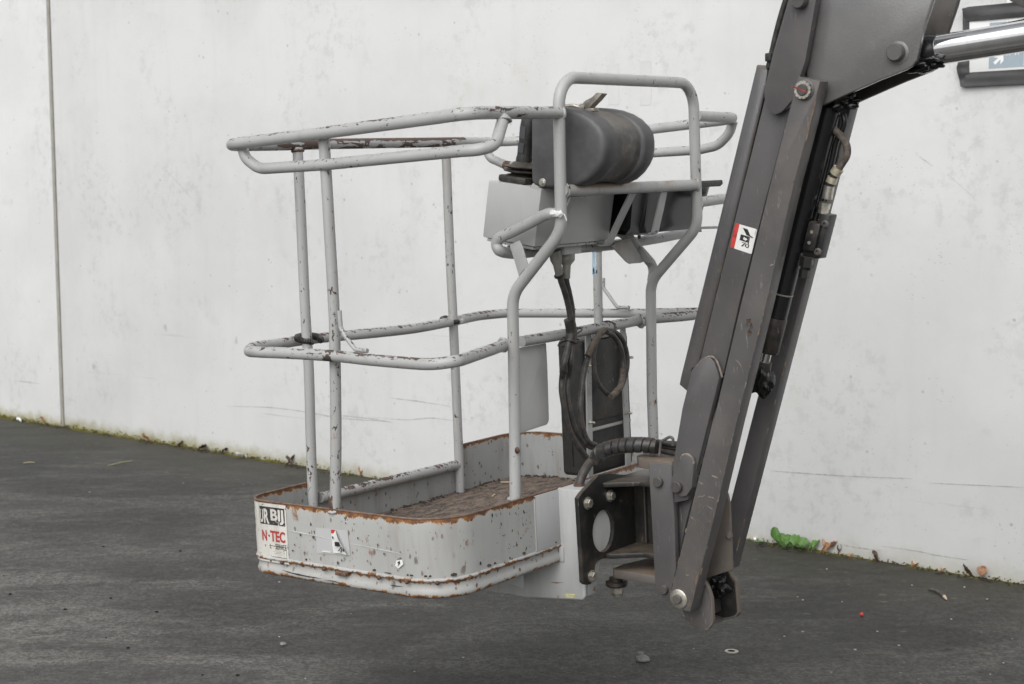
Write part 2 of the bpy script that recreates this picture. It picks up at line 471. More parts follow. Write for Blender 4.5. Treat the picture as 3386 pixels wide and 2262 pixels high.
def spline(pts, n=6, closed=False):
    P = [Vector(p) for p in pts]
    N = len(P)
    out = []
    rng = N if closed else N - 1
    for i in range(rng):
        if closed:
            p0, p1, p2, p3 = P[i - 1], P[i], P[(i + 1) % N], P[(i + 2) % N]
        else:
            p0, p1, p2, p3 = P[max(i - 1, 0)], P[i], P[i + 1], P[min(i + 2, N - 1)]
        for k in range(n):
            t = k / n
            d1 = (p2 - p0) * .5
            d2 = (p3 - p1) * .5
            # limit the tangents so uneven spacing does not overshoot
            L = (p2 - p1).length
            if d1.length > L: d1 = d1 * (L / d1.length)
            if d2.length > L: d2 = d2 * (L / d2.length)
            t2, t3 = t * t, t ** 3
            out.append(p1 * (2 * t3 - 3 * t2 + 1) + d1 * (t3 - 2 * t2 + t) + p2 * (-2 * t3 + 3 * t2) + d2 * (t3 - t2))
    if not closed:
        out.append(P[-1])
    return out

def tube_bm(bm, pts, r, seg=14, closed=False, cap=True, sx=1.0):
    pts = [Vector(p) for p in pts]
    cl = [pts[0]]
    for p in pts[1:]:
        if (p - cl[-1]).length > 1e-5:
            cl.append(p)
    pts = cl
    N = len(pts)
    rad = r if isinstance(r, (list, tuple)) else [r] * N
    if len(rad) != N:
        rad = [rad[0] + (rad[-1] - rad[0]) * i / (N - 1) for i in range(N)]
    rings = []
    T = []
    for i in range(N):
        a = pts[i - 1] if (i > 0 or closed) else pts[i]
        c = pts[(i + 1) % N] if (i < N - 1 or closed) else pts[i]
        T.append((c - a).normalized())
    up = Vector((0, 0, 1)) if abs(T[0].z) < .9 else Vector((0, 1, 0))
    nrm = (up - T[0] * up.dot(T[0])).normalized()
    frames = []
    for i in range(N):
        if i:
            q = T[i - 1].rotation_difference(T[i])
            nrm = q @ nrm
            nrm = (nrm - T[i] * nrm.dot(T[i])).normalized()
        frames.append(nrm.copy())
    twist = 0.
    if closed:                                   # spread the closing twist along the loop
        q = T[-1].rotation_difference(T[0])
        e = q @ frames[-1]
        b0 = T[0].cross(frames[0])
        twist = math.atan2(e.dot(b0), e.dot(frames[0]))
    for i in range(N):
        nrm = Quaternion(T[i], -twist * i / N) @ frames[i]
        bn = T[i].cross(nrm)
        rings.append([bm.verts.new(pts[i] + (nrm * math.cos(2 * math.pi * k / seg) * sx + bn * math.sin(2 * math.pi * k / seg)) * rad[i]) for k in range(seg)])
    for i in range(N if closed else N - 1):
        A, B = rings[i], rings[(i + 1) % N]
        for k in range(seg):
            try:
                bm.faces.new((A[k], A[(k + 1) % seg], B[(k + 1) % seg], B[k]))
            except ValueError:
                pass
    if cap and not closed:
        bm.faces.new(rings[0])
        bm.faces.new(rings[-1])
    return bm

def tube(name, pts, r, mat, parent, seg=14, fil=0, closed=False, smooth=False):
    if smooth:
        pts = spline(pts, 6, closed)
    elif fil:
        pts = rounded(pts, fil)
    bm = tube_bm(bmesh.new(), pts, r, seg, closed)
    return finish(bm, name, mat, parent, angle=50)

def poly_round(p2, rad, n=4):
    """round the corners of a closed 2D outline"""
    N = len(p2)
    rr = rad if isinstance(rad, (list, tuple)) else [rad] * N
    out = []
    for i in range(N):
        q = rounded([Vector((*p2[i - 1], 0)), Vector((*p2[i], 0)), Vector((*p2[(i + 1) % N], 0))], [0, rr[i], 0], n)
        out += [(v.x, v.y) for v in (q[1:-1] if rr[i] > 0 and len(q) > 3 else [Vector((*p2[i], 0))])]
    return out

def plate_bm(bm, p2, to3, thick, holes=(), bev=.0015):
    """p2 outline in a plane; to3(a, b, d) gives the 3D point at depth d; holes = list of outlines"""
    loops = [p2] + list(holes)
    fr, bk = [], []
    efr = []
    for lp in loops:
        f = [bm.verts.new(to3(a, b, 0)) for a, b in lp]
        k = [bm.verts.new(to3(a, b, thick)) for a, b in lp]
        fr.append(f)
        bk.append(k)
        n = len(lp)
        for i in range(n):
            bm.faces.new((f[i], f[(i + 1) % n], k[(i + 1) % n], k[i]))
    for side in (fr, bk):
        if len(side) == 1:
            bm.faces.new(side[0])
        else:
            ed = []
            for lp in side:
                for i in range(len(lp)):
                    ed.append(bm.edges.get((lp[i], lp[(i + 1) % len(lp)])))
            bmesh.ops.triangle_fill(bm, use_beauty=True, use_dissolve=False, edges=ed)
    if bev:
        bmesh.ops.recalc_face_normals(bm, faces=bm.faces)
        es = [e for e in bm.edges if len(e.link_faces) == 2 and e.calc_face_angle(0) > .6]
        try:
            bmesh.ops.bevel(bm, geom=es, offset=bev, segments=2, affect='EDGES', profile=.5, clamp_overlap=True)
        except Exception:
            pass
    return bm

def on_l(l):        # plane across the basket (normal along the basket)
    return lambda a, b, d: Vector((a, l + d, b))
def on_s(s):        # plane facing the boom, thickness going back into the basket
    return lambda a, b, d: Vector((s - d, a, b))

def plate(name, p2, to3, thick, mat, parent, holes=(), bev=.0015, rad=0):
    if rad:
        p2 = poly_round(p2, rad)
    return finish(plate_bm(bmesh.new(), p2, to3, thick, holes, bev), name, mat, parent, angle=32)

def box_bm(bm, c, sx, sy, sz, bev=.002, rot=None):
    r = bmesh.ops.create_cube(bm, size=1.0)
    vs = r['verts']
    for v in vs:
        v.co = Vector((v.co.x * sx, v.co.y * sy, v.co.z * sz))
    if bev:
        es = list({e for v in vs for e in v.link_edges})
        r2 = bmesh.ops.bevel(bm, geom=es, offset=bev, segments=2, affect='EDGES', profile=.5)
        vs = list({v for f in r2['faces'] for v in f.verts} | {v for v in vs if v.is_valid})
    for v in vs:
        v.co = (rot @ v.co if rot else v.co) + Vector(c)
    return bm

def lathe_bm(bm, c, axis, prof, seg=20):
    """prof = [(distance along the axis, radius)]"""
    ax = Vector(axis).normalized()
    u = ax.orthogonal().normalized()
    w = ax.cross(u)
    c = Vector(c)
    rings = []
    for d, r in prof:
        rings.append([bm.verts.new(c + ax * d + (u * math.cos(2 * math.pi * k / seg) + w * math.sin(2 * math.pi * k / seg)) * max(r, 1e-5)) for k in range(seg)])
    for A, B in zip(rings, rings[1:]):
        for k in range(seg):
            bm.faces.new((A[k], A[(k + 1) % seg], B[(k + 1) % seg], B[k]))
    bm.faces.new(rings[0])
    bm.faces.new(rings[-1])
    return bm

def lathe(name, c, axis, prof, mat, parent, seg=20, angle=38):
    return finish(lathe_bm(bmesh.new(), c, axis, prof, seg), name, mat, parent, angle=angle)

def bolt(name, c, axis, r, mat, parent, h=None, washer=True):
    h = h or r * .8
    bm = bmesh.new()
    if washer:
        lathe_bm(bm, c, axis, [(-.002, r * 1.35), (r * .16, r * 1.35), (r * .22, r * 1.25)], 20)
    lathe_bm(bm, c, axis, [(0, r), (h * .85, r), (h, r * .86)], 6)
    return finish(bm, name, mat, parent, angle=25)

def pin(name, c, axis, r, h, mat, parent):
    return lathe(name, c, axis, [(-.004, r * 1.0), (h * .8, r), (h, r * .86)], mat, parent, 24)

def lump(name, c, r, mat, parent, seed=0, amp=.35, sub=3, sc=(1, 1, 1)):
    bm = bmesh.new()
    bmesh.ops.create_icosphere(bm, subdivisions=sub, radius=1)
    for v in bm.verts:
        n = noise.noise(v.co * 1.7 + Vector((seed, seed, seed))) + .5 * noise.noise(v.co * 4 + Vector((seed, 0, seed)))
        v.co = Vector((v.co.x * sc[0], v.co.y * sc[1], v.co.z * sc[2])) * r * (1 + amp * n) + Vector(c)
    return finish(bm, name, mat, parent, angle=80)

_ico = bmesh.new()
bmesh.ops.create_icosphere(_ico, subdivisions=1, radius=1)
ICO_V = [v.co.copy() for v in _ico.verts]
ICO_F = [[v.index for v in f.verts] for f in _ico.faces]
_ico.free()
def blobs(name, items, mat, parent=None):
    """many small lumps as one mesh; items = [(centre, (rx, ry, rz))]"""
    V, F = [], []
    b = Vector(parent.get('_base', (0, 0, 0))) if parent is not None else Vector()
    for c, r in items:
        k = len(V)
        V += [(c.x - b.x + v.x * r[0], c.y - b.y + v.y * r[1], c.z - b.z + v.z * r[2]) for v in ICO_V]
        F += [[i + k for i in f] for f in ICO_F]
    me = bpy.data.meshes.new(name)
    me.from_pydata(V, [], F)
    me.materials.append(M[mat])
    o = bpy.data.objects.new(name, me)
    COL.objects.link(o)
    if parent is not None:
        o.parent = parent
    o['kind'] = 'stuff'
    return o

def text_mesh(s, size=1.0, bold=0.):
    cu = bpy.data.curves.new('lettering', 'FONT')
    cu.offset = bold
    cu.body = s
    cu.size = size
    cu.resolution_u = 3
    ob = bpy.data.objects.new('lettering', cu)
    COL.objects.link(ob)
    dg = bpy.context.evaluated_depsgraph_get()
    dg.update()
    me = bpy.data.meshes.new_from_object(ob.evaluated_get(dg))
    bpy.data.objects.remove(ob, do_unlink=True)
    bm = bmesh.new()
    bm.from_mesh(me)
    bpy.data.meshes.remove(me)
    bmesh.ops.triangulate(bm, faces=bm.faces)
    return bm

def fit_text(s, x0, x1, y0, y1, place, bold=0):
    """lettering stretched into the box x0..x1, y0..y1, each vertex sent through place(x, y)"""
    bm = text_mesh(s, 1.0, bold)
    xs = [v.co.x for v in bm.verts]
    ys = [v.co.y for v in bm.verts]
    ax, bx, ay, by = min(xs), max(xs), min(ys), max(ys)
    for _ in range(2):
        long = [e for e in bm.edges if e.calc_length() > .25]
        if long:
            bmesh.ops.subdivide_edges(bm, edges=long, cuts=1)
    for v in bm.verts:
        v.co = place(x0 + (v.co.x - ax) / (bx - ax) * (x1 - x0), y0 + (v.co.y - ay) / (by - ay) * (y1 - y0))
    bmesh.ops.triangulate(bm, faces=bm.faces)
    return bm

def join_bm(a, b):
    me = bpy.data.meshes.new('t')
    b.to_mesh(me)
    b.free()
    a.from_mesh(me)
    bpy.data.meshes.remove(me)
    return a

def flat_poly(bm, pts3):
    f = bm.faces.new([bm.verts.new(p) for p in pts3])
    f.normal_update()
    bmesh.ops.triangulate(bm, faces=[f])
    return bm

# ================================================================== SETTING
bm = bmesh.new()
flat_poly(bm, [(-150, -150, 0), (150, -150, 0), (150, 150, 0), (-150, 150, 0)])
g = finish(bm, 'asphalt_ground', 'asphalt')
g['kind'] = 'structure'

# concrete wall of two precast panels with a sealed joint between them
wall = root('concrete_wall', 'pale precast concrete wall with a sealed vertical joint, behind the lift basket', 'wall', WF)
M['sealant'] = simple('joint_sealant', (.31, .30, .26), .7, 0, .15, 9, .3)
M['slot'] = simple('joint_shadow_gap_filler', (.09, .085, .08), .9, 0, .2, 9)
JW = .034
def panel(x0, x1, front):
    bm = bmesh.new()
    zs = 7.0
    box_bm(bm, ((x0 + x1) / 2, front + .11, zs / 2 - .05), x1 - x0, .22, zs + .1, .006)
    return finish(bm, 'wall_panel', 'wall', wall)
panel(-14, -JW, 0.0)
panel(JW * .36, 14, 0.0)
bm = bmesh.new()
tube_bm(bm, [(-JW * .48, .014, -.02), (-JW * .5, .014, 2.2), (-JW * .46, .015, 4.6), (-JW * .48, .014, 6.9)], .0150, 10, sx=1.0)
finish(bm, 'joint_sealant', 'sealant', wall)
bm = bmesh.new()
box_bm(bm, (-JW * .22, .036, 3.45), JW * 1.5, .06, 6.9, 0)
finish(bm, 'joint_filler', 'slot', wall)
# old tape ghosts on the concrete above the basket
M['ghost'] = simple('old_adhesive_mark', (.615, .617, .612), .85, 0, .04, 6)
bm = bmesh.new()
for q in ([(4.7868,2.2213),(4.8562,2.2268),(4.8561,2.0272),(4.7907,2.03)], [(4.9806,2.2289),(5.0477,2.228),(5.0482,2.019),(4.9809,2.0187)]):
    flat_poly(bm, [(a, -.0012, b) for a, b in q])
finish(bm, 'adhesive_mark', 'ghost', wall)
# scrape lines, drawn by pallets: shallow dark strokes on the face
M['scrape'] = simple('scrape_mark', (.42, .42, .42), .9, 0, .3, 50)
def stroke(pts, wd):
    pts = spline([Vector((a, 0, b)) for a, b in pts], 5)
    bm = bmesh.new()
    vs = []
    for i, p in enumerate(pts):
        t = i / (len(pts) - 1)
        h = wd * (.15 + math.sin(math.pi * t)) * (.3 + .7 * rnd.random()) * .38
        vs.append((bm.verts.new((p.x, -.0015, p.z - h)), bm.verts.new((p.x, -.0015, p.z + h))))
    for a, b in zip(vs, vs[1:]):
        bm.faces.new((a[0], b[0], b[1], a[1]))
    return finish(bm, 'scrape_mark', 'scrape', wall)
stroke([(1.8115,0.3014),(2.2274,0.3287),(2.5428,0.3296),(2.8443,0.3203),(3.2041,0.3328)], .011)
stroke([(2.8447,0.3356),(3.0983,0.3382),(3.2737,0.3343)], .014)
stroke([(3.0629,0.3475),(3.3773,0.3585),(3.5791,0.3864),(3.7422,0.3868)], .008)
stroke([(3.2591,0.4711),(3.4807,0.4697),(3.7272,0.4616)], .008)
stroke([(5.7179,0.3353),(5.9102,0.3451),(6.1491,0.3588),(6.4178,0.3803)], .008)
stroke([(6.498,0.3709),(6.7112,0.3869),(6.91,0.4016)], .008)
stroke([(6.0416,0.0484),(6.1688,0.0437),(6.2868,0.0467)], .008)
stroke([(6.2741,0.0677),(6.4376,0.069),(6.5204,0.0673)], .006)
stroke([(6.497,0.0638),(6.5845,0.0658),(6.6763,0.0659)], .007)
stroke([(6.4205,1.7501),(6.4906,1.704)], .006)
stroke([(6.5528,1.6713),(6.6009,1.6327),(6.6893,1.5566)], .005)
stroke([(1.099,1.8502),(1.3003,1.7415),(1.5168,1.5891),(1.6859,1.4672)], .004)
# ------------------------------------------------------------------ sign on the wall
sign = root('direction_sign', 'blue and white evacuation sign in a torn black wrapped frame on the concrete wall', 'sign', WF,
            ([(6.6116,0,2.0255)][0][0], 0, [(6.6116,0,2.0255)][0][2]))
M['foil'] = simple('torn_black_foil', (.045, .045, .047), .42, 0, .3, 7, .5)
M['sign_white'] = simple('sign_white', (.80, .81, .80), .35, 0, .03, 5)
M['sign_blue'] = simple('sign_faded_blue', (.32, .385, .43), .35, 0, .06, 5)
x0, zt = [(6.6408,2.2863)][0]
zb = [(6.6455,2.0814)][0][1]
SW = 1.05                                                    # sign goes on past the picture edge
hgt = zt - zb
bm = bmesh.new()
box_bm(bm, (x0 + SW / 2, -.009, (zt + zb) / 2), SW, .014, hgt, .001)
finish(bm, 'sign_panel', 'sign_white', sign)
bx0, bzt = [(6.7274,2.2733)][0]
bzb = [(6.7312,2.0914)][0][1]
bm = bmesh.new()
flat_poly(bm, [(a, -.0166, b) for a, b in ((bx0, bzb), (x0 + SW - .12, bzb), (x0 + SW - .12, bzt), (bx0, bzt))])
finish(bm, 'sign_field', 'sign_blue', sign)
cxs, czs = bx0 + (x0 + SW - .12 - bx0) / 2, (bzt + bzb) / 2
ar = [(6.7462,2.1151),(6.767,2.1329),(6.747,2.1349),(6.7584,2.1472),(6.788,2.1458),(6.7892,2.1194),(6.7761,2.1067),(6.7762,2.1255),(6.7555,2.1062)]
for fx, fz in ((0, 0), (0, 1), (1, 1), (1, 0)):             # one arrow in each corner, pointing to the middle
    bm = bmesh.new()
    flat_poly(bm, [(2 * cxs - p if fx else p, -.0171, 2 * czs - q if fz else q) for p, q in ar])
    finish(bm, 'sign_arrow', 'sign_white', sign)
# figures: legs, body and head, standing in the middle of the field
lx0, lz0 = [(6.8002,2.1394)][0]
lx1 = [(6.8163,2.1384)][0][0]
lx2 = [(6.8366,2.1396)][0][0]
lx3 = [(6.8526,2.1386)][0][0]
bm = bmesh.new()
for i, (a, b) in enumerate(((lx0, lx1), (lx2, lx3), (lx2 + (lx2 - lx0), lx3 + (lx2 - lx0)))):
    mid = (a + b) / 2
    dz = -.045 if i == 2 else 0
    hw = (b - a) / 2
    for s_ in (-1, 1):
        sgx = [(mid + s_ * .004, lz0 + dz), (mid + s_ * hw, lz0 + dz), (mid + s_ * hw, lz0 + .16 + dz), (mid + s_ * .004, lz0 + .16 + dz)]
        flat_poly(bm, [(p, -.0171, q) for p, q in sgx])
    flat_poly(bm, [(p, -.0172, q) for p, q in ((mid - hw * 1.4, lz0 + .15 + dz), (mid + hw * 1.4, lz0 + .15 + dz), (mid + hw * 1.4, lz0 + .225 + dz), (mid - hw * 1.4, lz0 + .225 + dz))])
    flat_poly(bm, [(mid + math.cos(t * math.pi / 6) * .02, -.0171, lz0 + .255 + dz + math.sin(t * math.pi / 6) * .02) for t in range(12)])
finish(bm, 'sign_figures', 'sign_white', sign)
# wrapped frame: crumpled foil strips with depth
def foil(p2, d0, seed):
    bm = bmesh.new()
    fr = [bm.verts.new((a, d0, b)) for a, b in p2]
    f = bm.faces.new(fr)
    f.normal_update()
    bmesh.ops.triangulate(bm, faces=[f])
    bmesh.ops.subdivide_edges(bm, edges=bm.edges, cuts=9, use_grid_fill=True)
    for v in bm.verts:
        c = v.co
        v.co.y += -.007 * noise.noise(Vector((c.x * 3 + seed, c.z * 30, seed))) - .004 * noise.noise(Vector((c.x * 22, c.z * 14, seed)))
    r = bmesh.ops.extrude_face_region(bm, geom=bm.faces[:])
    for v in [e for e in r['geom'] if isinstance(e, bmesh.types.BMVert)]:
        v.co.y = -.002
    return finish(bm, 'foil_wrap', 'foil', sign, angle=60)
top = [(6.6113,2.3385),(6.639,2.3442),(6.6408,2.2863),(6.6164,2.2882)]
bot = [(6.6449,2.0815),(6.6472,2.0262),(6.6117,2.025),(6.6157,2.0831)]
left = [(6.6111,2.3262),(6.6405,2.3238),(6.6461,2.0759),(6.6276,2.0284),(6.6116,2.0255),(6.5913,2.1014),(6.605,2.1455),(6.618,2.2167)]
foil([(left[i][0], left[i][1]) for i in range(8)], -.0185, 1)
za = top[1][1]
foil([(top[0][0], top[0][1]), (top[1][0], za), (x0 + SW + .05, za + .01), (x0 + SW + .05, zt), (x0 - .012, zt)], -.022, 2)
zc = [(6.6472,2.0267)][0][1]
foil([(bot[3][0] + .02, zb), (x0 + SW + .05, zb), (x0 + SW + .05, zc - .008), (bot[2][0] + .01, bot[2][1])], -.021, 3)

# ================================================================== LIFT BASKET
PB = (0.0, .665, -.216)
plat = root('lift_basket', 'worn light grey lift basket with tube rails, rusty rimmed tub and dark covered control box', 'work platform', BF, PB)

# ---- tub plan: rounded rectangle, run counter-clockwise seen from above, arc-length parameter
SA, SB, LA, LB = -.378, .392, 0.0, 1.33
def plan(off=0., n=14):
    pts = []
    for cx, cy, r, a0 in ((SB - .135, LA + .135, .135, -90), (SB - .11, LB - .11, .11, 0), (SA + .12, LB - .12, .12, 90), (SA + .085, LA + .085, .085, 180)):
        for k in range(n + 1):
            a = R(a0 + 90 * k / n)
            pts.append((cx + (r + off) * math.cos(a), cy + (r + off) * math.sin(a), math.cos(a), math.sin(a)))
    return pts
PLAN = plan()
E0, E1 = .300, .978                 # entry gap along L on the far side
def entry_top(q):                   # the rim is lower across the entry
    return -.052 if (q[0] < SA + .01 and E0 < q[1] < E1) else 0.0
ring = []
for i, q in enumerate(PLAN):
    ring.append(q)
    nx = PLAN[(i + 1) % len(PLAN)]
    seg_l = math.hypot(nx[0] - q[0], nx[1] - q[1])
    if q[0] < SA + .01 and nx[0] < SA + .01 and seg_l > .3:      # the straight entry side, travelled from far to near
        for L in (E1 + .002, E1 - .002, .8, .64, .47, E0 + .002, E0 - .002):
            ring.append((SA, L, -1, 0))
    elif seg_l > .3:
        for k in range(1, 5):
            t = k / 5
            ring.append((q[0] + (nx[0] - q[0]) * t, q[1] + (nx[1] - q[1]) * t, q[2], q[3]))
def skin(profile, mat, name, parent=plat, close=True, sel=None):
    """profile(q) -> list of (outward offset, height) for each plan point"""
    bm = bmesh.new()
    cols = [[bm.verts.new((q[0] + q[2] * o, q[1] + q[3] * o, h)) for o, h in profile(q)] for q in ring if sel is None or sel(q)]
    n = len(cols)
    for i in range(n if sel is None else n - 1):
        A, B = cols[i], cols[(i + 1) % n]
        for k in range(len(A) if close else len(A) - 1):
            bm.faces.new((A[k], B[k], B[(k + 1) % len(A)], A[(k + 1) % len(A)]))
    return bm
# a gentle dent wobble in the sheet
def dent(q, h):
    return .0008 * noise.noise(Vector((q[0] * 5, q[1] * 5, h * 9))) + .0004 * noise.noise(Vector((q[0] * 16, q[1] * 16, h * 20)))
def prof_out(q):
    t = entry_top(q)
    hs_ = [t, t - .003, t - .03, -.06 + min(0, t) * .3, -.10, -.14, -.160]
    o = [(dent(q, h) * (1 if i > 1 else .3), h) for i, h in enumerate(hs_)]
    o[0] = (-.001, t + .0015)
    return o + [(.0045, -.1625), (.0055, -.1665), (.0035, -.1695), (-.004, -.173), (-.0055, -.182), (-.001, -.193), (.003, -.203), (.001, -.212), (-.006, -.216), (-.012, -.2145)]
bm = skin(prof_out, 'tub', 'tub_wall', close=False)
tub = finish(bm, 'tub_wall', 'tub', plat, angle=50)
def prof_in(q):
    t = entry_top(q)
    return [(-.001, t + .0015), (-.004, t), (-.0045 + dent(q, -.02) * .6, -.06 + min(0, t) * .3), (-.0045 + dent(q, -.1) * .6, -.11), (-.0045, -.16)]
finish(skin(prof_in, 'tub_in', 'tub_lining', close=False), 'tub_inner_face', 'tub_in', plat, angle=50)
# rolled rim bead
def prof_rim(q):
    t = entry_top(q)
    return [(.0035 * math.cos(a) - .002, t + .0016 + .0032 * math.sin(a)) for a in [k * math.pi / 4 for k in range(8)]]
M['rim'] = simple('rusty_rim', (.16, .105, .08), .7, 0, .35, 45, .5)
finish(skin(prof_rim, 'rim', 'rim_bead'), 'rim_bead', 'rim', plat, angle=70)
# floor and underside
bm = bmesh.new()
f = bm.faces.new([bm.verts.new((q[0] - q[2] * .005, q[1] - q[3] * .005, -.154)) for q in ring])
bmesh.ops.triangulate(bm, faces=[f])
finish(bm, 'floor_plate', 'floor', plat)
bm = bmesh.new()
f = bm.faces.new([bm.verts.new((q[0] - q[2] * .012, q[1] - q[3] * .012, -.2145)) for q in ring])
bmesh.ops.triangulate(bm, faces=[f])
finish(bm, 'underside_plate', 'tub_in', plat)
# debris along the floor edge: dirt and wood crumbs
def arc_at(t):
    """arc-length walk of the plan, t metres from the start of the ring"""
    acc = 0
    for i in range(len(ring)):
        a, b = ring[i], ring[(i + 1) % len(ring)]
        d = math.hypot(b[0] - a[0], b[1] - a[1])
        if acc + d >= t:
            k = (t - acc) / d if d > 1e-9 else 0
            n = Vector((a[2] + (b[2] - a[2]) * k, a[3] + (b[3] - a[3]) * k, 0)).normalized()
            return Vector((a[0] + (b[0] - a[0]) * k, a[1] + (b[1] - a[1]) * k, 0)), n
        acc += d
    return arc_at(t - acc)
PER = sum(math.hypot(ring[(i + 1) % len(ring)][0] - q[0], ring[(i + 1) % len(ring)][1] - q[1]) for i, q in enumerate(ring))
M['dirt'] = simple('floor_dirt', (.05, .04, .032), .95, 0, .5, 60, .5)
it = []
for i in range(420):
    p, n = arc_at(rnd.uniform(0, PER))
    p = p - n * abs(rnd.gauss(.012, .016))
    s_ = rnd.uniform(.002, .007)
    it.append((Vector((p.x, p.y, -.153)), (s_ * rnd.uniform(.7, 1.6), s_ * rnd.uniform(.7, 1.6), s_ * .7)))
blobs('floor_dirt', it, 'dirt', plat)
M['chipwood'] = simple('wood_splinter', (.42, .34, .24), .8, 0, .2, 40)
for (x, y, a, l) in ((-.30, 1.16, .4, .06), (.30, .90, 1.0, .05), (-.2, .95, 2.0, .03), (.1, .62, .9, .025)):
    bm = bmesh.new()
    box_bm(bm, (x, y, -.150), l, .006, .005, .001, Matrix.Rotation(a, 3, 'Z'))
    finish(bm, 'wood_splinter', 'chipwood', plat)
# rivet heads and rust blisters along the seam above the lower band
for S_, u_ in ((-.22, -.171), (-.05, -.171), (.04, -.171), (.16, -.171), (.262, -.171)):
    lump('seam_rivet', (S_, -.006, u_), .0062, 'weld', plat, seed=S_ * 40, amp=.35, sub=2)
lump('seam_rivet', (.345, .024, -.171), .006, 'weld', plat, seed=9, amp=.35, sub=2)
# small welded tab on the lower band
bm = bmesh.new()
box_bm(bm, (.018, -.007, -.176), .042, .008, .012, .002)
finish(bm, 'seam_tab', 'weld', plat)

# ---- posts
RT = .0157
def post(pts):
    return tube('post', spline([Vector(p) for p in pts], 4), RT, 'post', plat, 16)
P1 = [(0.0317,0.012,1.0367),(0.0321,0.012,0.8821),(0.032,0.012,0.7396),(0.0313,0.012,0.5481),(0.0248,0.012,0.4274),(0.0103,0.012,0.2077),(-0.0105,0.012,-0.0057)]
P2 = [(-0.36,0.2934,1.0226),(-0.36,0.2901,0.8102),(-0.36,0.284,0.5193),(-0.36,0.2842,0.3455),(-0.36,0.2748,0.145),(-0.36,0.267,-0.0813)]
P3 = [(-0.36,0.9833,1.0154),(-0.36,0.9757,0.6341),(-0.36,0.9751,0.3968),(-0.36,0.971,0.1129),(-0.36,0.966,-0.1553)]
P6 = [(0.0213,1.318,1.0068),(0.0081,1.318,0.6456),(0.0021,1.318,0.4589),(-0.0002,1.318,0.3086),(-0.0084,1.318,0.005)]
p1 = post(P1); p2 = post(P2); p3 = post(P3); p6 = post(P6)
def weldring(c, axis, r, mat='weld', thick=.0045, parent=plat, part=True):
    bm = bmesh.new()
    ax = Vector(axis).normalized()
    u = ax.orthogonal().normalized()
    w_ = ax.cross(u)
    n = 18
    pts = [Vector(c) + (u * math.cos(2 * math.pi * k / n) + w_ * math.sin(2 * math.pi * k / n)) * (r + rnd.uniform(-.001, .001)) + ax * rnd.uniform(-.0015, .0015) for k in range(n)]
    tube_bm(bm, pts, [thick * rnd.uniform(.8, 1.2) for _ in range(n)], 8, closed=True)
    return finish(bm, 'weld_bead', mat, parent, angle=70)
M['weld_paint'] = paint('weld_paint', chips=1.0, top=.3, rust=.8, seed=21)
weldring(P1[-1], (0, 0, 1), RT + .001, 'weld_paint')
weldring((P1[0][0], P1[0][1], P1[0][2] - .008), (0, 0, 1), RT, 'weld_paint')
weldring((P2[0][0], P2[0][1], P2[0][2] - .010), (0, 0, 1), RT, 'weld')
bm = tube_bm(bmesh.new(), [(P1[-1][0], P1[-1][1], P1[-1][2] + .001), (P1[-1][0], P1[-1][1], P1[-1][2] + .042)], RT + .0006, 16)
finish(bm, 'rust_patch', 'weld', plat)

# ---- top rail
t_near = [(-0.2499,-0.02,1.0306),(0.0604,-0.02,1.0396),(0.4634,-0.02,1.0532),(0.5496,-0.02,1.056)]
pts = [(.573, .36, 1.061), (.573, .20, 1.061), (.573, -.02, 1.058), t_near[2], t_near[1], (-.362, -.02, 1.029), (-.366, .2, 1.030)]
tube('top_rail', rounded(pts, [0, 0, .12, 0, 0, .10, 0], 10), .0165, 'rail_worn', plat, 18)
pts = [(-.366, .2, 1.030), (-.370, .36, 1.0325), (-.388, .98, 1.037), (-.388, 1.11, 1.038)]
tube('top_rail', pts, .0165, 'rail_bare', plat, 18).__setitem__('label', 'rail length rubbed almost bare of paint')
pts = [(-.388, 1.11, 1.038), (-.388, 1.34, 1.036), (.15, 1.34, 1.040), (.568, 1.34, 1.057), (.568, 1.07, 1.061)]
tube('top_rail', rounded(pts, [0, .11, 0, .075, 0], 10), .0165, 'rail', plat, 18)
for pp in ([(0.4779,-0.02,1.0533),(0.5708,-0.02,1.0567)], ):
    pass
tr_pts = rounded([(.573, .36, 1.061), (.573, .20, 1.061), (.573, -.02, 1.058), t_near[2], t_near[1]], [0, 0, .12, 0, 0], 10)
tube('scraped_patch', tr_pts[1:11] + [Vector(tr_pts[11]).lerp(Vector(tr_pts[12]), .12)] if len(tr_pts) > 12 else tr_pts, .0167, 'rail_patch', plat, 18)
# lower grab rails at each end
g1 = [(-0.2859,-0,1.0178),(-0.2721,-0,0.9901),(-0.2069,-0,0.9575),(0.0335,-0,0.9555),(0.527,-0,0.9664)]
pts = [Vector(g1[0]) + Vector((0, .004, .006)), g1[1], Vector(g1[2]) + Vector((-.012, 0, -.001)), g1[3], g1[4], (.575, .005, .966), (.598, .045, .976), (.582, .105, 1.048)]
tube('grab_rail', rounded(pts, [0, .06, .09, 0, 0, .10, .06, 0], 10), .0157, 'rail', plat, 16)
g2 = [(-0.4736,1.338,1.0272),(-0.4582,1.338,0.9844),(-0.3748,1.338,0.9508),(0.2406,1.338,0.9656),(0.4079,1.338,0.965)]
pts = [g2[0], g2[1], Vector(g2[2]), g2[3], g2[4], [(0.4802,1.34,0.975)][0], [(0.5249,1.34,1.0112)][0], [(0.5391,1.34,1.049)][0]]
tube('grab_rail', rounded(pts, [0, .04, .07, 0, 0, .07, .08, 0], 8), .0157, 'rail', plat, 16)
tube('rail_wear_sleeve', [(-0.3902,1.338,0.9561),(-0.3552,1.338,0.9498),(-0.3219,1.338,0.9513)], .0162, 'weld', plat, 14)

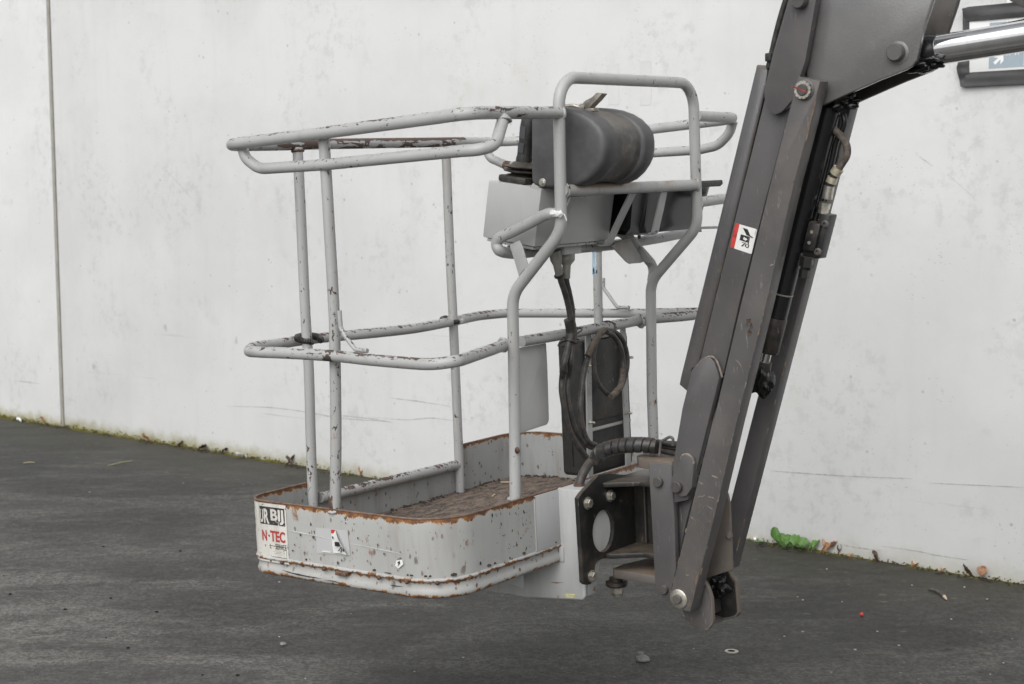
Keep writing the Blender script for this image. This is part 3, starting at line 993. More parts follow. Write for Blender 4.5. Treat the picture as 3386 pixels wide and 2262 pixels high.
# ---- mid rail, bent in at the long sides
near = [(0.4219,-0.022,0.4265),(0.3618,-0.022,0.4247),(0.1915,-0.022,0.4301),(0.0573,-0.022,0.437),(-0.0725,-0.022,0.4395),(-0.1949,-0.022,0.44),(-0.2433,-0.022,0.44)]
mr = [(0.337,0.4064,0.4324)] + [(0.4,0.2215,0.4332)] + [(0.445,0.0686,0.4304)] + [(.462, .012, .431)] + near + [(-0.345,0.0339,0.4337)] + [(-0.405,0.1098,0.4356)] + \
     [(-0.425,0.2297,0.4329),(-0.425,0.3406,0.4333)] + [(-0.395,0.4447,0.4341)] + [(-0.352,0.5586,0.433)] + [(-0.328,0.7406,0.4309)] + [(-0.36,0.971,0.4315)] + [(-0.405,1.1744,0.4316)] + [(-.375, 1.315, .430)] + \
     [(-0.4143,1.335,0.4262),(-0.2378,1.335,0.428),(-0.013,1.335,0.4303),(0.1833,1.335,0.4323)] + [(.375, 1.345, .436), (.41, 1.315, .435), (.395, 1.25, .433)] + [(0.337,1.1111,0.4345),(0.337,0.9519,0.4345),(0.337,0.672,0.4328)]
tube('mid_rail', spline(mr, 5, True), .0160, 'rail_worn', plat, 18)
nrm_ = [Vector(q) for q in [(0.0573,-0.022,0.437),(-0.0725,-0.022,0.4395),(-0.1949,-0.022,0.44),(-0.2307,-0.022,0.4397)]]
tube('scraped_patch', spline(nrm_, 4), .0163, 'rail_patch', plat, 18)
weldring((P1[3][0], -.012, [(0.0371,-0,0.4339)][0][2]), (.4, .2, 1), RT + .004, 'weld_paint', .005)

for c_, ax_2 in ((g1[0], (.2, 0, 1)), ((.588, .10, 1.040), (-.2, .4, 1)), (g2[0], (-.2, 0, 1)), ((P3[0][0], P3[0][1], P3[0][2] - .006), (0, 0, 1)), (P6[1], (0, 0, 1))):
    weldring(c_, ax_2, RT + .0005, 'weld_paint', .0035)
# ---- console frame: one bent tube, with cross bar
fl = [(0.3641,0.36,-0.0017),(0.367,0.36,0.1753),(0.3772,0.36,0.4223),(0.3868,0.36,0.5567)]
fr_ = [(0.3772,1.07,0.5518),(0.3721,1.07,0.4416),(0.3677,1.07,0.2056),(0.3687,1.07,0.049)]
pts = [(fl[0][0], .352, fl[0][2]), fl[1], fl[2], (.383, .36, .575), (.560, .36, .745), (.573, .36, 1.157), (.560, 1.07, 1.160), (.557, 1.07, .725), (.380, 1.07, .558), fr_[2], (fr_[3][0], 1.067, -.154)]
tube('console_frame', rounded(pts, [0, 0, 0, .09, .085, .078, .078, .085, .09, 0, 0], 9), .0165, 'frame', plat, 18)
tube('console_cross_bar', [(.570, .36, .855), (.560, 1.07, .853)], .0165, 'frame_dusty', plat, 18)
for c, ax in (((.573, .36, 1.061), (0, 1, 0)), ((.568, .372, .855), (0, 1, 0)), ((.56, 1.058, .853), (0, 1, 0))):
    weldring(c, ax, .0175, 'weld_paint', .004)
weldring((.335, .366, .432), (.2, 1, .1), .018, 'weld_paint', .005)
weldring((.338, 1.066, .433), (.2, 1, .1), .018, 'weld_paint', .005)
weldring((.36, .356, -.002), (0, 0, 1), RT + .002, 'weld_paint')
# rust blot on the left console post
lump('rust_blot', [(0.3849,0.346,0.139)][0], .010, 'weld', plat, seed=2, amp=.4, sub=2, sc=(.8, .5, .9))

# ---- entry: fixed low bar, sliding rings on the posts
eb = [(-0.362,0.2998,-0.0509),(-0.362,0.9644,-0.0597)]
tube('entry_bar', eb, .0165, 'rail_worn', plat, 16)
def helix(center, ax1, ax2, rad, turns, rr, n, name, mat):
    """a coil spring bent into a ring"""
    pts = []
    tot = 2 * math.pi * .86
    N = n * turns
    for i in range(N + 1):
        t = i / N
        a = R(25) + tot * t
        rc = Vector(center) + (Vector(ax1) * math.cos(a) + Vector(ax2) * math.sin(a)) * rad
        rd = (Vector(ax1) * math.cos(a) + Vector(ax2) * math.sin(a))
        b = 2 * math.pi * turns * t
        up_ = Vector(ax1).cross(Vector(ax2)).normalized()
        pts.append(rc + (rd * math.cos(b) + up_ * math.sin(b)) * rr)
    return tube(name, pts, .0021, mat, plat, 6)
c2 = [(-0.372,0.3046,0.4476)][0]
core = [Vector(c2) + Vector((math.cos(a) * .034, math.sin(a) * .037, -.004 - .008 * math.cos(a + .5))) for a in [R(20 + 310 * k / 24) for k in range(25)]]
tube('slide_ring', core, .0072, 'rubber', plat, 10)
helix(Vector(c2) + Vector((0, 0, -.006)), (1, 0, -.2), (0, 1, 0), .036, 34, .0085, 8, 'ring_spring', 'rubber')
c3 = [(-0.372,0.9833,0.4361)][0]
core = [Vector(c3) + Vector((math.cos(a) * .033, math.sin(a) * .036, -.006 * math.cos(a))) for a in [R(8 + 344 * k / 26) for k in range(27)]]
tube('slide_ring', core[:13], .0075, 'rail', plat, 10)
tube('slide_ring', core[12:], .0085, 'rubber', plat, 10)
# harness hooks welded to post and rail
h1 = [(0.0676,-0.004,0.5594),(0.0679,-0.004,0.536),(0.0685,-0.004,0.5125),(0.0862,-0.004,0.4867),(0.1161,-0.004,0.4575),(0.1229,-0.004,0.4537),(0.1633,-0.004,0.4517)]
tube('harness_hook', rounded(h1, .02), .0066, 'rail_worn', plat, 10)
h2 = [(0.038,1.305,0.5531),(0.0363,1.305,0.5189),(0.0584,1.305,0.4927),(0.0851,1.305,0.4588),(0.0943,1.305,0.4536),(0.1381,1.305,0.4539)]
tube('harness_hook', rounded(h2, .02), .0060, 'rail_worn', plat, 10)

# ---- control box (tilted), lid, joystick
CB = [(.285, .894), (.470, .864), (.436, .703), (.253, .735)]
cbx = plate('control_box', CB, on_l(.40), .365, 'box', plat, bev=.004)
tl = Vector((.470 - .285, 0, .864 - .894)).normalized()            # along the box top
tu = Vector((-tl.z, 0, tl.x))                                      # box up
def bp(a, l, h):
    """point on the box top: a metres along it, l along the basket, h above it"""
    return Vector((.285, l, .894)) + tl * a + tu * h
bm = bmesh.new()                                                   # bottom lip with screws
q0 = Vector((.253, .40, .735)); q1 = Vector((.436, .40, .703))
rot = Matrix.Rotation(math.atan2(-(q1 - q0).z, (q1 - q0).x), 3, 'Y')
box_bm(bm, ((q0 + q1) / 2 + Vector((.002, .183, -.006))), .165, .355, .008, .001, rot)
finish(bm, 'box_base_lip', 'weld_paint', cbx)
for k in range(3):
    lathe('base_screw', q0 + (q1 - q0) * (.12 + .3 * k) + Vector((0, .02, -.013)), (0, 0, -1), [(0, .004), (.008, .004)], 'zinc_dull', cbx, 8)
# joystick
JL = .462
jc = bp(.072, JL, 0)
bm = bmesh.new()
box_bm(bm, jc + tu * .010, .098, .10, .020, .006, rot)
js = finish(bm, 'joystick_base', 'rubber', cbx)
bm = bmesh.new()
lathe_bm(bm, jc, tu, [(.018, .040), (.022, .044), (.026, .030), (.031, .054), (.034, .055), (.038, .032), (.043, .052), (.046, .053), (.050, .036), (.056, .030), (.060, .022)], 26)
finish(bm, 'joystick_bellows', 'rubber', js, angle=60)
jd = (tu * 1.0 + tl * .06).normalized()
jb = jc + tu * .055
bm = bmesh.new()
lathe_bm(bm, jb, jd, [(0, .0225), (.012, .0235), (.02, .0215), (.055, .0205), (.075, .0225), (.10, .0235), (.125, .022), (.135, .017), (.138, .010), (.142, .009), (.144, .006)], 22)
finish(bm, 'joystick_grip', 'black_tex', js, angle=55)
M['grip_inlay'] = simple('grip_inlay_plastic', (.06, .062, .066), .45, 0, .1, 20)
bm = bmesh.new()
gx = Vector((0, -1, 0))
for z0_, z1_, w_ in ((.03, .058, .010), (.07, .105, .009)):
    a = jb + jd * z0_ + gx * .0222
    b = jb + jd * z1_ + gx * .0245
    s_ = jd.cross(gx).normalized()
    f = bm.faces.new([bm.verts.new(p) for p in (a - s_ * w_, a + s_ * w_, b + s_ * w_, b - s_ * w_)])
    bmesh.ops.extrude_face_region(bm, geom=[f])
finish(bm, 'grip_inlay', 'grip_inlay', js)
# lid: D-section barrel with two raised bands, tipped back over the box
def lid_prof(k):
    """outline of the lid section in S,U, k scales the bulge"""
    base = [(0.4389,0.8812),(0.44,0.9103),(0.4421,0.9567),(0.4448,1.003),(0.4475,1.0491),(0.4498,1.079),(0.4561,1.0866),(0.4822,1.0863),(0.5137,1.0825),(0.5562,1.0772),(0.5868,1.0702),(0.6197,1.058),(0.6493,1.0403),(0.6715,1.0186),(0.6828,0.9978),(0.6851,0.9786),(0.6845,0.9574),(0.6781,0.9331),(0.6676,0.9156),(0.6501,0.8961),(0.6242,0.878),(0.5957,0.8678),(0.5587,0.8636),(0.5014,0.8636),(0.4666,0.8645),(0.4466,0.8727)]
    cx_, cz_ = base[0][0], .97
    return [(cx_ + (a - cx_) * k, cz_ + (b - cz_) * (1 - (1 - k) * .8)) for a, b in base]
def loft(sections, name, mat, parent):
    bm = bmesh.new()
    rings_ = [[bm.verts.new((a, l, b)) for a, b in lid_prof(k)] for l, k in sections]
    for A, B in zip(rings_, rings_[1:]):
        n = len(A)
        for i in range(n):
            bm.faces.new((A[i], A[(i + 1) % n], B[(i + 1) % n], B[i]))
    bm.faces.new(rings_[0])
    bm.faces.new(rings_[-1])
    return finish(bm, name, mat, parent, angle=55)
lid = loft([(.402, .88), (.4024, .93), (.405, .965), (.411, .988), (.420, 1.0), (.448, 1.012), (.457, 1.012), (.460, .99), (.461, .95)], 'control_cover', 'lid', plat)
loft([(.460, .95), (.468, .935), (.52, .928), (.585, .930), (.595, .95)], 'cover_waist', 'lid_dusty', lid)
loft([(.594, .94), (.596, .985), (.602, 1.006), (.632, 1.012), (.644, 1.005), (.651, .975), (.655, .90)], 'cover_rear_band', 'lid', lid)
bolt('hinge_bolt', [(0.4734,0.401,0.8799)][0], (0, -1, 0), .0085, 'zinc', lid, .005)
bm = bmesh.new()
flat_poly(bm, [Vector(p) for p in [(0.4314,0.3995,0.8677),(0.443,0.3995,0.8805),(0.465,0.3995,0.8652),(0.4662,0.3995,0.8605)]])
finish(bm, 'hinge_plate', 'box', lid)
# over-centre latch on top of the lid
lv = [(0.557,0.5,1.0888),(0.5704,0.5,1.0982),(0.5891,0.5,1.1037),(0.6066,0.5,1.1155),(0.6261,0.5,1.1122),(0.6084,0.5,1.0965),(0.5835,0.5,1.0788),(0.5746,0.5,1.0709),(0.5637,0.5,1.0791)]
lat = plate('latch_lever', [(a, c) for a, b, c in lv], on_l(.485), .028, 'zinc_dull', lid, bev=.002)
bm = bmesh.new()
lc = Vector([(0.5574,0.49,1.0812)][0])
lathe_bm(bm, lc + Vector((0, -.008, 0)), (0, 1, 0), [(0, .009), (.045, .009)], 14)
lathe_bm(bm, lc + Vector((0, -.010, 0)), (0, 1, 0), [(0, .004), (.05, .004)], 10)
a_, b_ = Vector([(0.4907,0.5,1.0878)][0]), Vector([(0.548,0.5,1.0791)][0])
tube_bm(bm, rounded([a_, (a_ + b_) / 2 + Vector((0, 0, .004)), b_], .02), .0055, 8)
finish(bm, 'latch_catch', 'zinc', lat)
bm = bmesh.new()
box_bm(bm, Vector([(0.5691,0.5,1.0736)][0]) + Vector((0, .0, -.003)), .05, .03, .010, .002)
finish(bm, 'latch_foot', 'zinc_dull', lat)

# ---- black tool tray beside the control box
def tray():
    bm = bmesh.new()
    l0, l1 = .772, 1.215
    prof = [(.335, .855), (.525, .845), (.500, .735), (.480, .716), (.352, .728), (.338, .745)]
    secs = []
    for l, k in ((l0 + .020, .93), (l0 + .006, .985), (l0, 1.), (l1 - .055, 1.), (l1 - .02, .99), (l1, .94)):
        cx_, cz_ = .425, .855
        secs.append([bm.verts.new((cx_ + (a - cx_) * k, l + (.0 if b > .8 else (.014 if l < 1 else -.028)), cz_ + (b - cz_) * k)) for a, b in prof])
    for A, B in zip(secs, secs[1:]):
        n = len(A)
        for i in range(n):
            bm.faces.new((A[i], A[(i + 1) % n], B[(i + 1) % n], B[i]))
    bm.faces.new(secs[0])
    bm.faces.new(secs[-1])
    es = [e for e in bm.edges if len(e.link_faces) == 2 and e.calc_face_angle(0) > .9]
    bmesh.ops.bevel(bm, geom=es, offset=.008, segments=3, affect='EDGES', profile=.5)
    return finish(bm, 'tool_tray', 'black_gloss', plat, angle=45)
tr = tray()
bm = bmesh.new()                                                  # flared lip, a frame round the top
for c, sx_, sy_ in (((.531, 1.0, .853), .022, .50), ((.329, 1.0, .862), .020, .50), ((.43, .757, .857), .215, .022), ((.43, 1.243, .857), .215, .05)):
    box_bm(bm, c, sx_, sy_, .016, .004)
finish(bm, 'tray_lip', 'black_tex', tr)
bm = bmesh.new()
for l in (.842, .856):
    tube_bm(bm, [(.518, l, .838), (.499, l, .735)], .0045, 8)
finish(bm, 'tray_rib', 'black_gloss', tr)

# ---- straps that cradle box and tray under the cross bar
def strap(pts, wd, mat='frame', name='cradle_strap'):
    """flat bar swept in an L = const plane, width along the basket"""
    P = rounded(pts, .025, 6)
    bm = bmesh.new()
    rows = []
    for i, p in enumerate(P):
        a = P[max(i - 1, 0)]
        b = P[min(i + 1, len(P) - 1)]
        t = (b - a).normalized()
        n = Vector((-t.z, 0, t.x)) * .0025
        rows.append([bm.verts.new(p + n + Vector((0, -wd / 2, 0))), bm.verts.new(p + n + Vector((0, wd / 2, 0))), bm.verts.new(p - n + Vector((0, wd / 2, 0))), bm.verts.new(p - n + Vector((0, -wd / 2, 0)))])
    for A, B in zip(rows, rows[1:]):
        for k in range(4):
            bm.faces.new((A[k], A[(k + 1) % 4], B[(k + 1) % 4], B[k]))
    bm.faces.new(rows[0]); bm.faces.new(rows[-1])
    return finish(bm, name, mat, plat, angle=30)
strap([(0.5394,0.745,0.8375),(0.5013,0.745,0.7782),(0.4626,0.745,0.7161),(0.4443,0.745,0.6868),(0.4133,0.745,0.6933)], .034)
strap([(0.5567,0.885,0.8368),(0.5427,0.885,0.7874),(0.5205,0.885,0.7179),(0.5083,0.885,0.7121),(0.4676,0.885,0.715),(0.3844,0.885,0.7106)], .034)
strap([(0.5402,0.452,0.8369),(0.5205,0.452,0.8098),(0.4855,0.452,0.7605),(0.4601,0.452,0.7236)], .026)
bm = bmesh.new()
box_bm(bm, Vector([(0.55,0.4669,0.8342)][0]), .03, .05, .004, .001)
finish(bm, 'strap_tab', 'frame', plat)

# ---- bent support tube under the box and its gussets
su = [(.566, .36, .79)] + [(0.5249,0.352,0.7945),(0.457,0.352,0.7699),(0.3969,0.352,0.7481)] + [(0.3581,0.345,0.7328),(0.347,0.345,0.7142),(0.3575,0.345,0.6976)] + [(0.33,0.4471,0.6844),(0.33,0.5922,0.6846),(0.33,0.9299,0.681),(0.33,1.1786,0.6868),(0.33,1.4209,0.7001)]
tube('box_support', spline(su, 5), .0160, 'frame', plat, 16)
tube('box_support', rounded([(.385, 1.07, .560)] + [(0.372,1.1047,0.6038),(0.372,1.027,0.6574),(0.372,0.973,0.6981)] + [(.36, .93, .725)], .03), .0155, 'frame', plat, 16)
tube('box_support', [(.566, 1.07, .80), (.562, 1.20, .805), (.545, 1.30, .805)], .0160, 'frame', plat, 16)
lump('touch_up_paint', [(0.5581,0.336,0.7953)][0], .0125, 'white', plat, seed=4, amp=.6, sub=3, sc=(1.3, .5, .7))
lump('touch_up_paint', [(0.572,0.34,0.7936)][0], .011, 'white', plat, seed=7, amp=.4, sub=3, sc=(.9, .5, .9))
tube('touch_up_paint', [(0.5839,0.343,0.7931),(0.589,0.343,0.7839),(0.5913,0.343,0.7748)], .0016, 'white', plat, 6)
plate('gusset', [(0.3858,0.7131),(0.4221,0.7247),(0.4301,0.7101),(0.4473,0.6539),(0.4289,0.6412),(0.4133,0.6261),(0.401,0.6684)], on_l(.352), .005, 'frame', plat)
plate('gusset', [(0.8344,0.6813),(0.8534,0.6936),(0.9312,0.7038),(1.0047,0.6249),(0.9892,0.6217),(0.9254,0.6229),(0.9074,0.6311)], on_s(.40), .005, 'frame_dusty', plat)
plate('gusset', [(0.349,0.6971),(0.3643,0.701),(0.4092,0.6501),(0.4422,0.6164),(0.4031,0.6251)], on_l(1.0), .004, 'frame_dusty', plat)
tube('tray_bolt', [(0.46,0.893,0.7147),(0.46,0.8919,0.7006)], .005, 'weld', plat, 8)
tube('tray_bolt', [(0.48,1.2125,0.7197),(0.48,1.2131,0.7047)], .005, 'zinc_dull', plat, 8)
tube('tray_stay', [(0.48,1.2083,0.7177),(0.48,1.3423,0.7132)], .004, 'weld_paint', plat, 8)

# ---- splash plate hung under the mid rail
plate('guard_plate', poly_round([(0.45,0.4129),(0.5921,0.4134),(0.5931,0.3472),(0.589,0.1737),(0.4382,0.1669)], [0, .004, 0, .018, .004]), on_s(.318), .004, 'box', plat)

# ---- document case on two flat bars
DS = .300
case2 = poly_round([(0.8027,0.3978),(0.8608,0.406),(1.0474,0.3869),(1.0636,0.3655),(1.0482,-0.0299),(1.0244,-0.0508),(0.8032,-0.034),(0.676,-0.0067),(0.6501,0.0143)], .02)
cs = bmesh.new()
dl0, dl1 = [(0.7981,0.2276)][0][0], [(1.0529,0.1936)][0][0]
du1 = [(0.9188,0.3977)][0][1]
du0 = [(0.8876,-0.0246)][0][1]
CW = .098
box_bm(cs, (DS - CW / 2, (dl0 + dl1) / 2, (du0 + du1) / 2), CW, dl1 - dl0, du1 - du0, 0)
es = [e for e in cs.edges]
bmesh.ops.bevel(cs, geom=es, offset=.014, segments=4, affect='EDGES', profile=.5)
case = finish(cs, 'document_case', 'black_tex', plat, angle=50)
bm = bmesh.new()                                                  # lid seam, hinge line and raised door on the case
box_bm(bm, (DS + .002, (dl0 + dl1) / 2 + .004, (du1 - .04 + du0 + .15) / 2 + .03), .006, dl1 - dl0 - .045, (du1 - du0) * .60, .002)
finish(bm, 'case_door', 'black', case)
bm = bmesh.new()
zs_ = [(0.8982,0.1197)][0][1]
box_bm(bm, (DS + .003, (dl0 + dl1) / 2 + .004, zs_), .008, dl1 - dl0 - .04, .010, .002)
finish(bm, 'case_hinge', 'frame_dusty', case)
bm = bmesh.new()
box_bm(bm, (DS - CW * .55, dl0 - .0005, (du0 + du1) / 2), .004, .004, du1 - du0 - .06, .001)
finish(bm, 'case_seam', 'black', case)
for (xa, xb, ya, yb) in ((775, 816, 592, 1540), (1022, 1060, 552, 1452)):
    la, ua = [(onx) for onx in ([(0.8081,0.4202)] if xa < 900 else [(0.9984,0.4205)])][0]
    lb, ub = [(onx) for onx in ([(0.7879,-0.0275)] if xa < 900 else [(0.9977,-0.021)])][0]
    bm = bmesh.new()
    wv = Vector((0, .0125, 0))
    for d in (0,):
        A = Vector((.318, la, ua)); B = Vector((.318, lb, ub))
        vs_ = [A - wv, A + wv, B + wv, B - wv]
        f = bm.faces.new([bm.verts.new(v) for v in vs_])
        r_ = bmesh.ops.extrude_face_region(bm, geom=[f])
        for v in [e for e in r_['geom'] if isinstance(e, bmesh.types.BMVert)]:
            v.co.x -= .006
    finish(bm, 'case_bar', 'frame', plat)
for p in [(0.319,0.801,0.3214),(0.319,0.7922,0.1485),(0.319,0.9972,0.1488),(0.319,1.016,0.323)]:
    bm = bmesh.new()
    lathe_bm(bm, p, (1, 0, 0), [(0, .0075), (.002, .0075)], 14)
    lathe_bm(bm, Vector(p), (1, .1, 0), [(0, .0042), (.016, .0042), (.018, .003)], 10)
    finish(bm, 'case_screw', 'zinc', case)

# ---- cables from the box down the console side
CS = .372
def boot(c0, c1, r0, r1, name='cable_boot'):
    c0, c1 = Vector(c0), Vector(c1)
    L = (c1 - c0).length
    return lathe(name, c0, c1 - c0, [(0, r0), (L * .32, r0), (L * .36, r0 * .97), (L * .50, r1 * 1.12), (L * .55, r1), (L * .97, r1 * .92), (L, r1 * .86)], 'boot', plat, 20, 50)
bm = bmesh.new()
box_bm(bm, Vector([(0.385,0.6191,0.686)][0]), .05, .085, .03, .002)
finish(bm, 'gland_block', 'frame_dusty', plat)
boot([(0.385,0.5629,0.6844)][0], [(0.385,0.5809,0.6111)][0], .018, .0125)
boot([(0.385,0.6231,0.6833)][0], [(0.385,0.6135,0.6001)][0], .024, .0125)
tube('cable_collar', [(0.385,0.5791,0.6149),(0.385,0.5816,0.6093)], .0155, 'rubber', plat, 14)
ca = [(0.385,0.581,0.6123),(0.385,0.589,0.592),(0.385,0.6017,0.5664)] + [(0.378,0.6245,0.5312),(0.378,0.6341,0.4942),(0.378,0.6378,0.4621)] + [(0.376,0.628,0.4176),(0.376,0.6123,0.383),(0.376,0.5944,0.3488)] + [(0.35,0.6194,0.3085),(0.35,0.6143,0.2726),(0.35,0.624,0.2163),(0.35,0.6359,0.1685),(0.35,0.6564,0.1284),(0.35,0.6927,0.0855),(0.35,0.7301,0.0489)]
tube('control_cable', spline(ca, 5), .0092, 'hose', plat, 12)
cb_ = [(0.385,0.6137,0.6025),(0.385,0.6166,0.585),(0.385,0.6245,0.5621)] + [(0.38,0.6434,0.5115),(0.38,0.6427,0.4707),(0.38,0.6407,0.4346)] + [(0.378,0.6374,0.394),(0.378,0.6266,0.3542)] + [(0.352,0.65,0.3094),(0.352,0.6408,0.2692),(0.352,0.645,0.2226),(0.352,0.6574,0.1793),(0.352,0.678,0.1392),(0.352,0.7074,0.1066),(0.352,0.738,0.0854),(0.352,0.7857,0.0683)]
tube('control_cable', spline(cb_, 5), .0082, 'hose', plat, 12)
cc = [(0.368,0.8345,0.4288),(0.368,0.7883,0.4147),(0.368,0.7533,0.3811)] + [(0.36,0.7293,0.3371),(0.36,0.7101,0.293),(0.36,0.6968,0.2437),(0.36,0.6894,0.2076),(0.36,0.6941,0.1651),(0.36,0.7071,0.1259),(0.36,0.7277,0.0993),(0.36,0.7592,0.0872)]
tube('control_cable', spline(cc, 5), .0085, 'hose', plat, 12)
tube('tape_wrap', [(0.378,0.6292,0.4811),(0.378,0.6364,0.4532),(0.378,0.6373,0.4349),(0.378,0.628,0.4132)], .0165, 'rubber', plat, 14, smooth=True)
tube('tape_wrap', [(0.362,0.6425,0.393),(0.362,0.6308,0.3715),(0.362,0.6199,0.3499),(0.362,0.6094,0.3239)], .0120, 'rubber', plat, 12, smooth=True)
# cable ties round rail and cables
def tie(c, ax1, ax2, r1, r2, name='cable_tie', mat='rubber'):
    pts = [Vector(c) + Vector(ax1) * math.cos(a) * r1 + Vector(ax2) * math.sin(a) * r2 for a in [2 * math.pi * k / 20 for k in range(20)]]
    bm = tube_bm(bmesh.new(), pts, .0024, 6, closed=True)
    return finish(bm, name, mat, plat)
tie([(0.355,0.6586,0.4369)][0], (1, .0, .15), (0, .9, .35), .042, .030)
tie([(0.355,0.6533,0.4077)][0], (1, .0, .1), (0, .9, .3), .036, .026)
tie([(0.345,0.8595,0.426)][0], (1, 0, .1), (0, .3, 1), .036, .026)
# spare cable coiled and tied to the rail
co = [(0.362,0.8266,0.4272),(0.362,0.8053,0.4175),(0.362,0.7767,0.3831),(0.362,0.7659,0.3469),(0.362,0.7692,0.3045),(0.362,0.7878,0.2693),(0.362,0.821,0.2391),(0.362,0.8533,0.2253),(0.362,0.8873,0.2303),(0.362,0.9208,0.2572),(0.362,0.9467,0.307),(0.362,0.9434,0.3555),(0.362,0.919,0.3965),(0.362,0.8801,0.4195),(0.362,0.8512,0.4247)]
tube('coiled_cable', spline(co, 5), .0072, 'hose', plat, 12)
co2 = [(0.375,0.8238,0.423),(0.375,0.8601,0.4075),(0.375,0.891,0.3711),(0.375,0.9061,0.3217),(0.375,0.8999,0.2842)]
tube('coiled_cable', spline(co2, 5), .0080, 'hose', plat, 12)
tube('cable_end', [(0.378,0.8986,0.3036),(0.378,0.8923,0.2757),(0.378,0.8776,0.249),(0.378,0.8496,0.2336),(0.378,0.8273,0.2256)], .0100, 'hose_tan', plat, 12, smooth=True)
tube('cable_end_collar', [(0.378,0.8643,0.2402),(0.378,0.8495,0.2327)], .0112, 'hose_tan', plat, 12)
tube('case_handle', rounded([(0.372,0.8164,0.4307),(0.372,0.7869,0.4196),(0.372,0.744,0.3869),(0.372,0.7221,0.3615)], .02), .0092, 'hose_tan', plat, 12)

# ---- mount box on the boom side of the tub
bm = bmesh.new()
f0 = .528
f0 = .514
plate_bm(bm, [(.380, .002), (.482, .002), (.490, -.006)] + [(0.4744,-0.3065),(0.4644,-0.3206),(0.2592,-0.3387),(0.1902,-0.3368),(0.1027,-0.3409)] + [(.12, -.2185), (.380, -.2165)], on_l(f0), .014, (), .004)
plate_bm(bm, [(.395, .0015), (.489, .0015), (.489, -.216), (.395, -.216)], on_l(f0 + .0142), .20, (), .003)
plate_bm(bm, [(.205, -.2162), (.489, -.2162)] + [(0.472,-0.3101),(0.2634,-0.3336)], on_l(f0 + .0142), .044, (), .002)
mb = finish(bm, 'mount_box', 'bracket_box', plat, angle=40)
bm = bmesh.new()
plate_bm(bm, [(.10, -.2165), (.30, -.2165), (.30, -.292), (.12, -.262)], on_l(.45), .006, (), .002)
finish(bm, 'mount_gusset', 'bracket_box', mb)
bm = bmesh.new()
box_bm(bm, (.3935, .4585, -.0815), .005, .113, .160, .002)
finish(bm, 'side_panel', 'bracket_box', mb)
bm = bmesh.new()
box_bm(bm, (.3985, .515, -.192), .018, .012, .046, .004)
finish(bm, 'band_end_cap', 'bracket_box', plat)
M['chalk'] = simple('yellow_chalk', (.52, .50, .27), .9, 0, .2, 60)
M['bare_edge'] = simple('bare_rusty_edge', (.20, .135, .09), .7, 0, .4, 60, .3)
# flat sheet seam on the tub side
bm = bmesh.new()
box_bm(bm, (.3945, .400, -.0815), .005, .004, .158, .001)
finish(bm, 'sheet_seam', 'tub', plat)

# ---- stickers on the tub
def arc_place(off):
    """x = metres left of S = -.197 along the near end (negative goes round the corner), y = height"""
    r = .085
    s_end = SA + r
    def f(x, y):
        S = -.197 + x
        if S >= s_end:
            return Vector((S, -off, y))
        a = (s_end - S) / r
        return Vector((s_end - math.sin(a) * (r + off), r - math.cos(a) * (r + off), y))
    return f
def patch(x0, x1, y0, y1, off, nx=14, ny=5, ragged=0):
    pl = arc_place(off)
    bm = bmesh.new()
    g_ = [[bm.verts.new(pl(x0 + (x1 - x0) * i / nx + (rnd.uniform(-ragged, ragged) if i in (0,) else 0), y0 + (y1 - y0) * j / ny)) for i in range(nx + 1)] for j in range(ny + 1)]
    for j in range(ny):
        for i in range(nx):
            bm.faces.new((g_[j][i], g_[j][i + 1], g_[j + 1][i + 1], g_[j + 1][i]))
    return bm
def su_(p):       # sticker crop pixel -> (x, height)
    return p
q = [(-0.2081,-0.004,-0.0112),(-0.2164,-0.004,-0.0672),(-0.2115,-0.004,-0.0755),(-0.2207,-0.004,-0.116),(-0.2168,-0.004,-0.1473),(-0.2195,-0.004,-0.1651),(-0.2188,-0.004,-0.1317),(-0.2281,-0.004,-0.174)]
yT, yB1, yR1, yR0, yBx, yBt, ySv, yE = [p[2] for p in q]
st = finish(patch(-.150, .002, yE - .002, yT + .008, .0016, 20, 12, .008), 'advert_sticker', 'white_dirty', plat)
st['label'] = 'torn white sticker wrapped round the tub corner with black and red lettering'
M['ink_worn'] = paint('worn_black_print', base=(.028, .03, .035), chips=.75, chip_col=(.5, .49, .45), rust=.1, seed=17, grime=.2)
M['red_worn'] = paint('worn_red_print', base=(.42, .055, .05), chips=.6, chip_col=(.5, .49, .45), rust=.1, seed=18, grime=.1)
finish(patch(-.108, -.004, yB1 + .002, yT - .002, .0022, 14, 6), 'sticker_block', 'ink_worn', st)
hB = yT - yB1
pl3 = arc_place(.0028)
bmx = fit_text('BIJ', -.0620, -.0085, yB1 + .005, yT - .007, pl3, .035)
join_bm(bmx, fit_text('R', -.0900, -.0690, yB1 + .005, yT - .008, pl3, .035))
join_bm(bmx, fit_text('U', -.1060, -.0930, yB1 + .006, yT - .010, pl3, .035))
finish(bmx, 'sticker_lettering', 'white_dirty', st)
bmx = fit_text('TEC', -.068, -.0065, yR0 + .002, yR1 - .006, pl3, .03)
join_bm(bmx, fit_text('-', -.0765, -.0705, (yR0 + yR1) / 2 - .0045, (yR0 + yR1) / 2 + .001, pl3))
join_bm(bmx, fit_text('N', -.102, -.083, yR0 + .002, yR1 - .007, pl3, .03))
finish(bmx, 'sticker_lettering', 'red_worn', st)
bmx = fit_text('SERVICE', -.049, -.004, ySv - .004, ySv + .012, pl3)
join_bm(bmx, fit_text('L', -.072, -.066, ySv - .003, ySv + .010, pl3))
finish(bmx, 'sticker_lettering', 'ink', st)
finish(fit_text('.', -.0565, -.0535, ySv + .002, ySv + .006, pl3), 'sticker_dot', 'red', st)
bmx = bmesh.new()
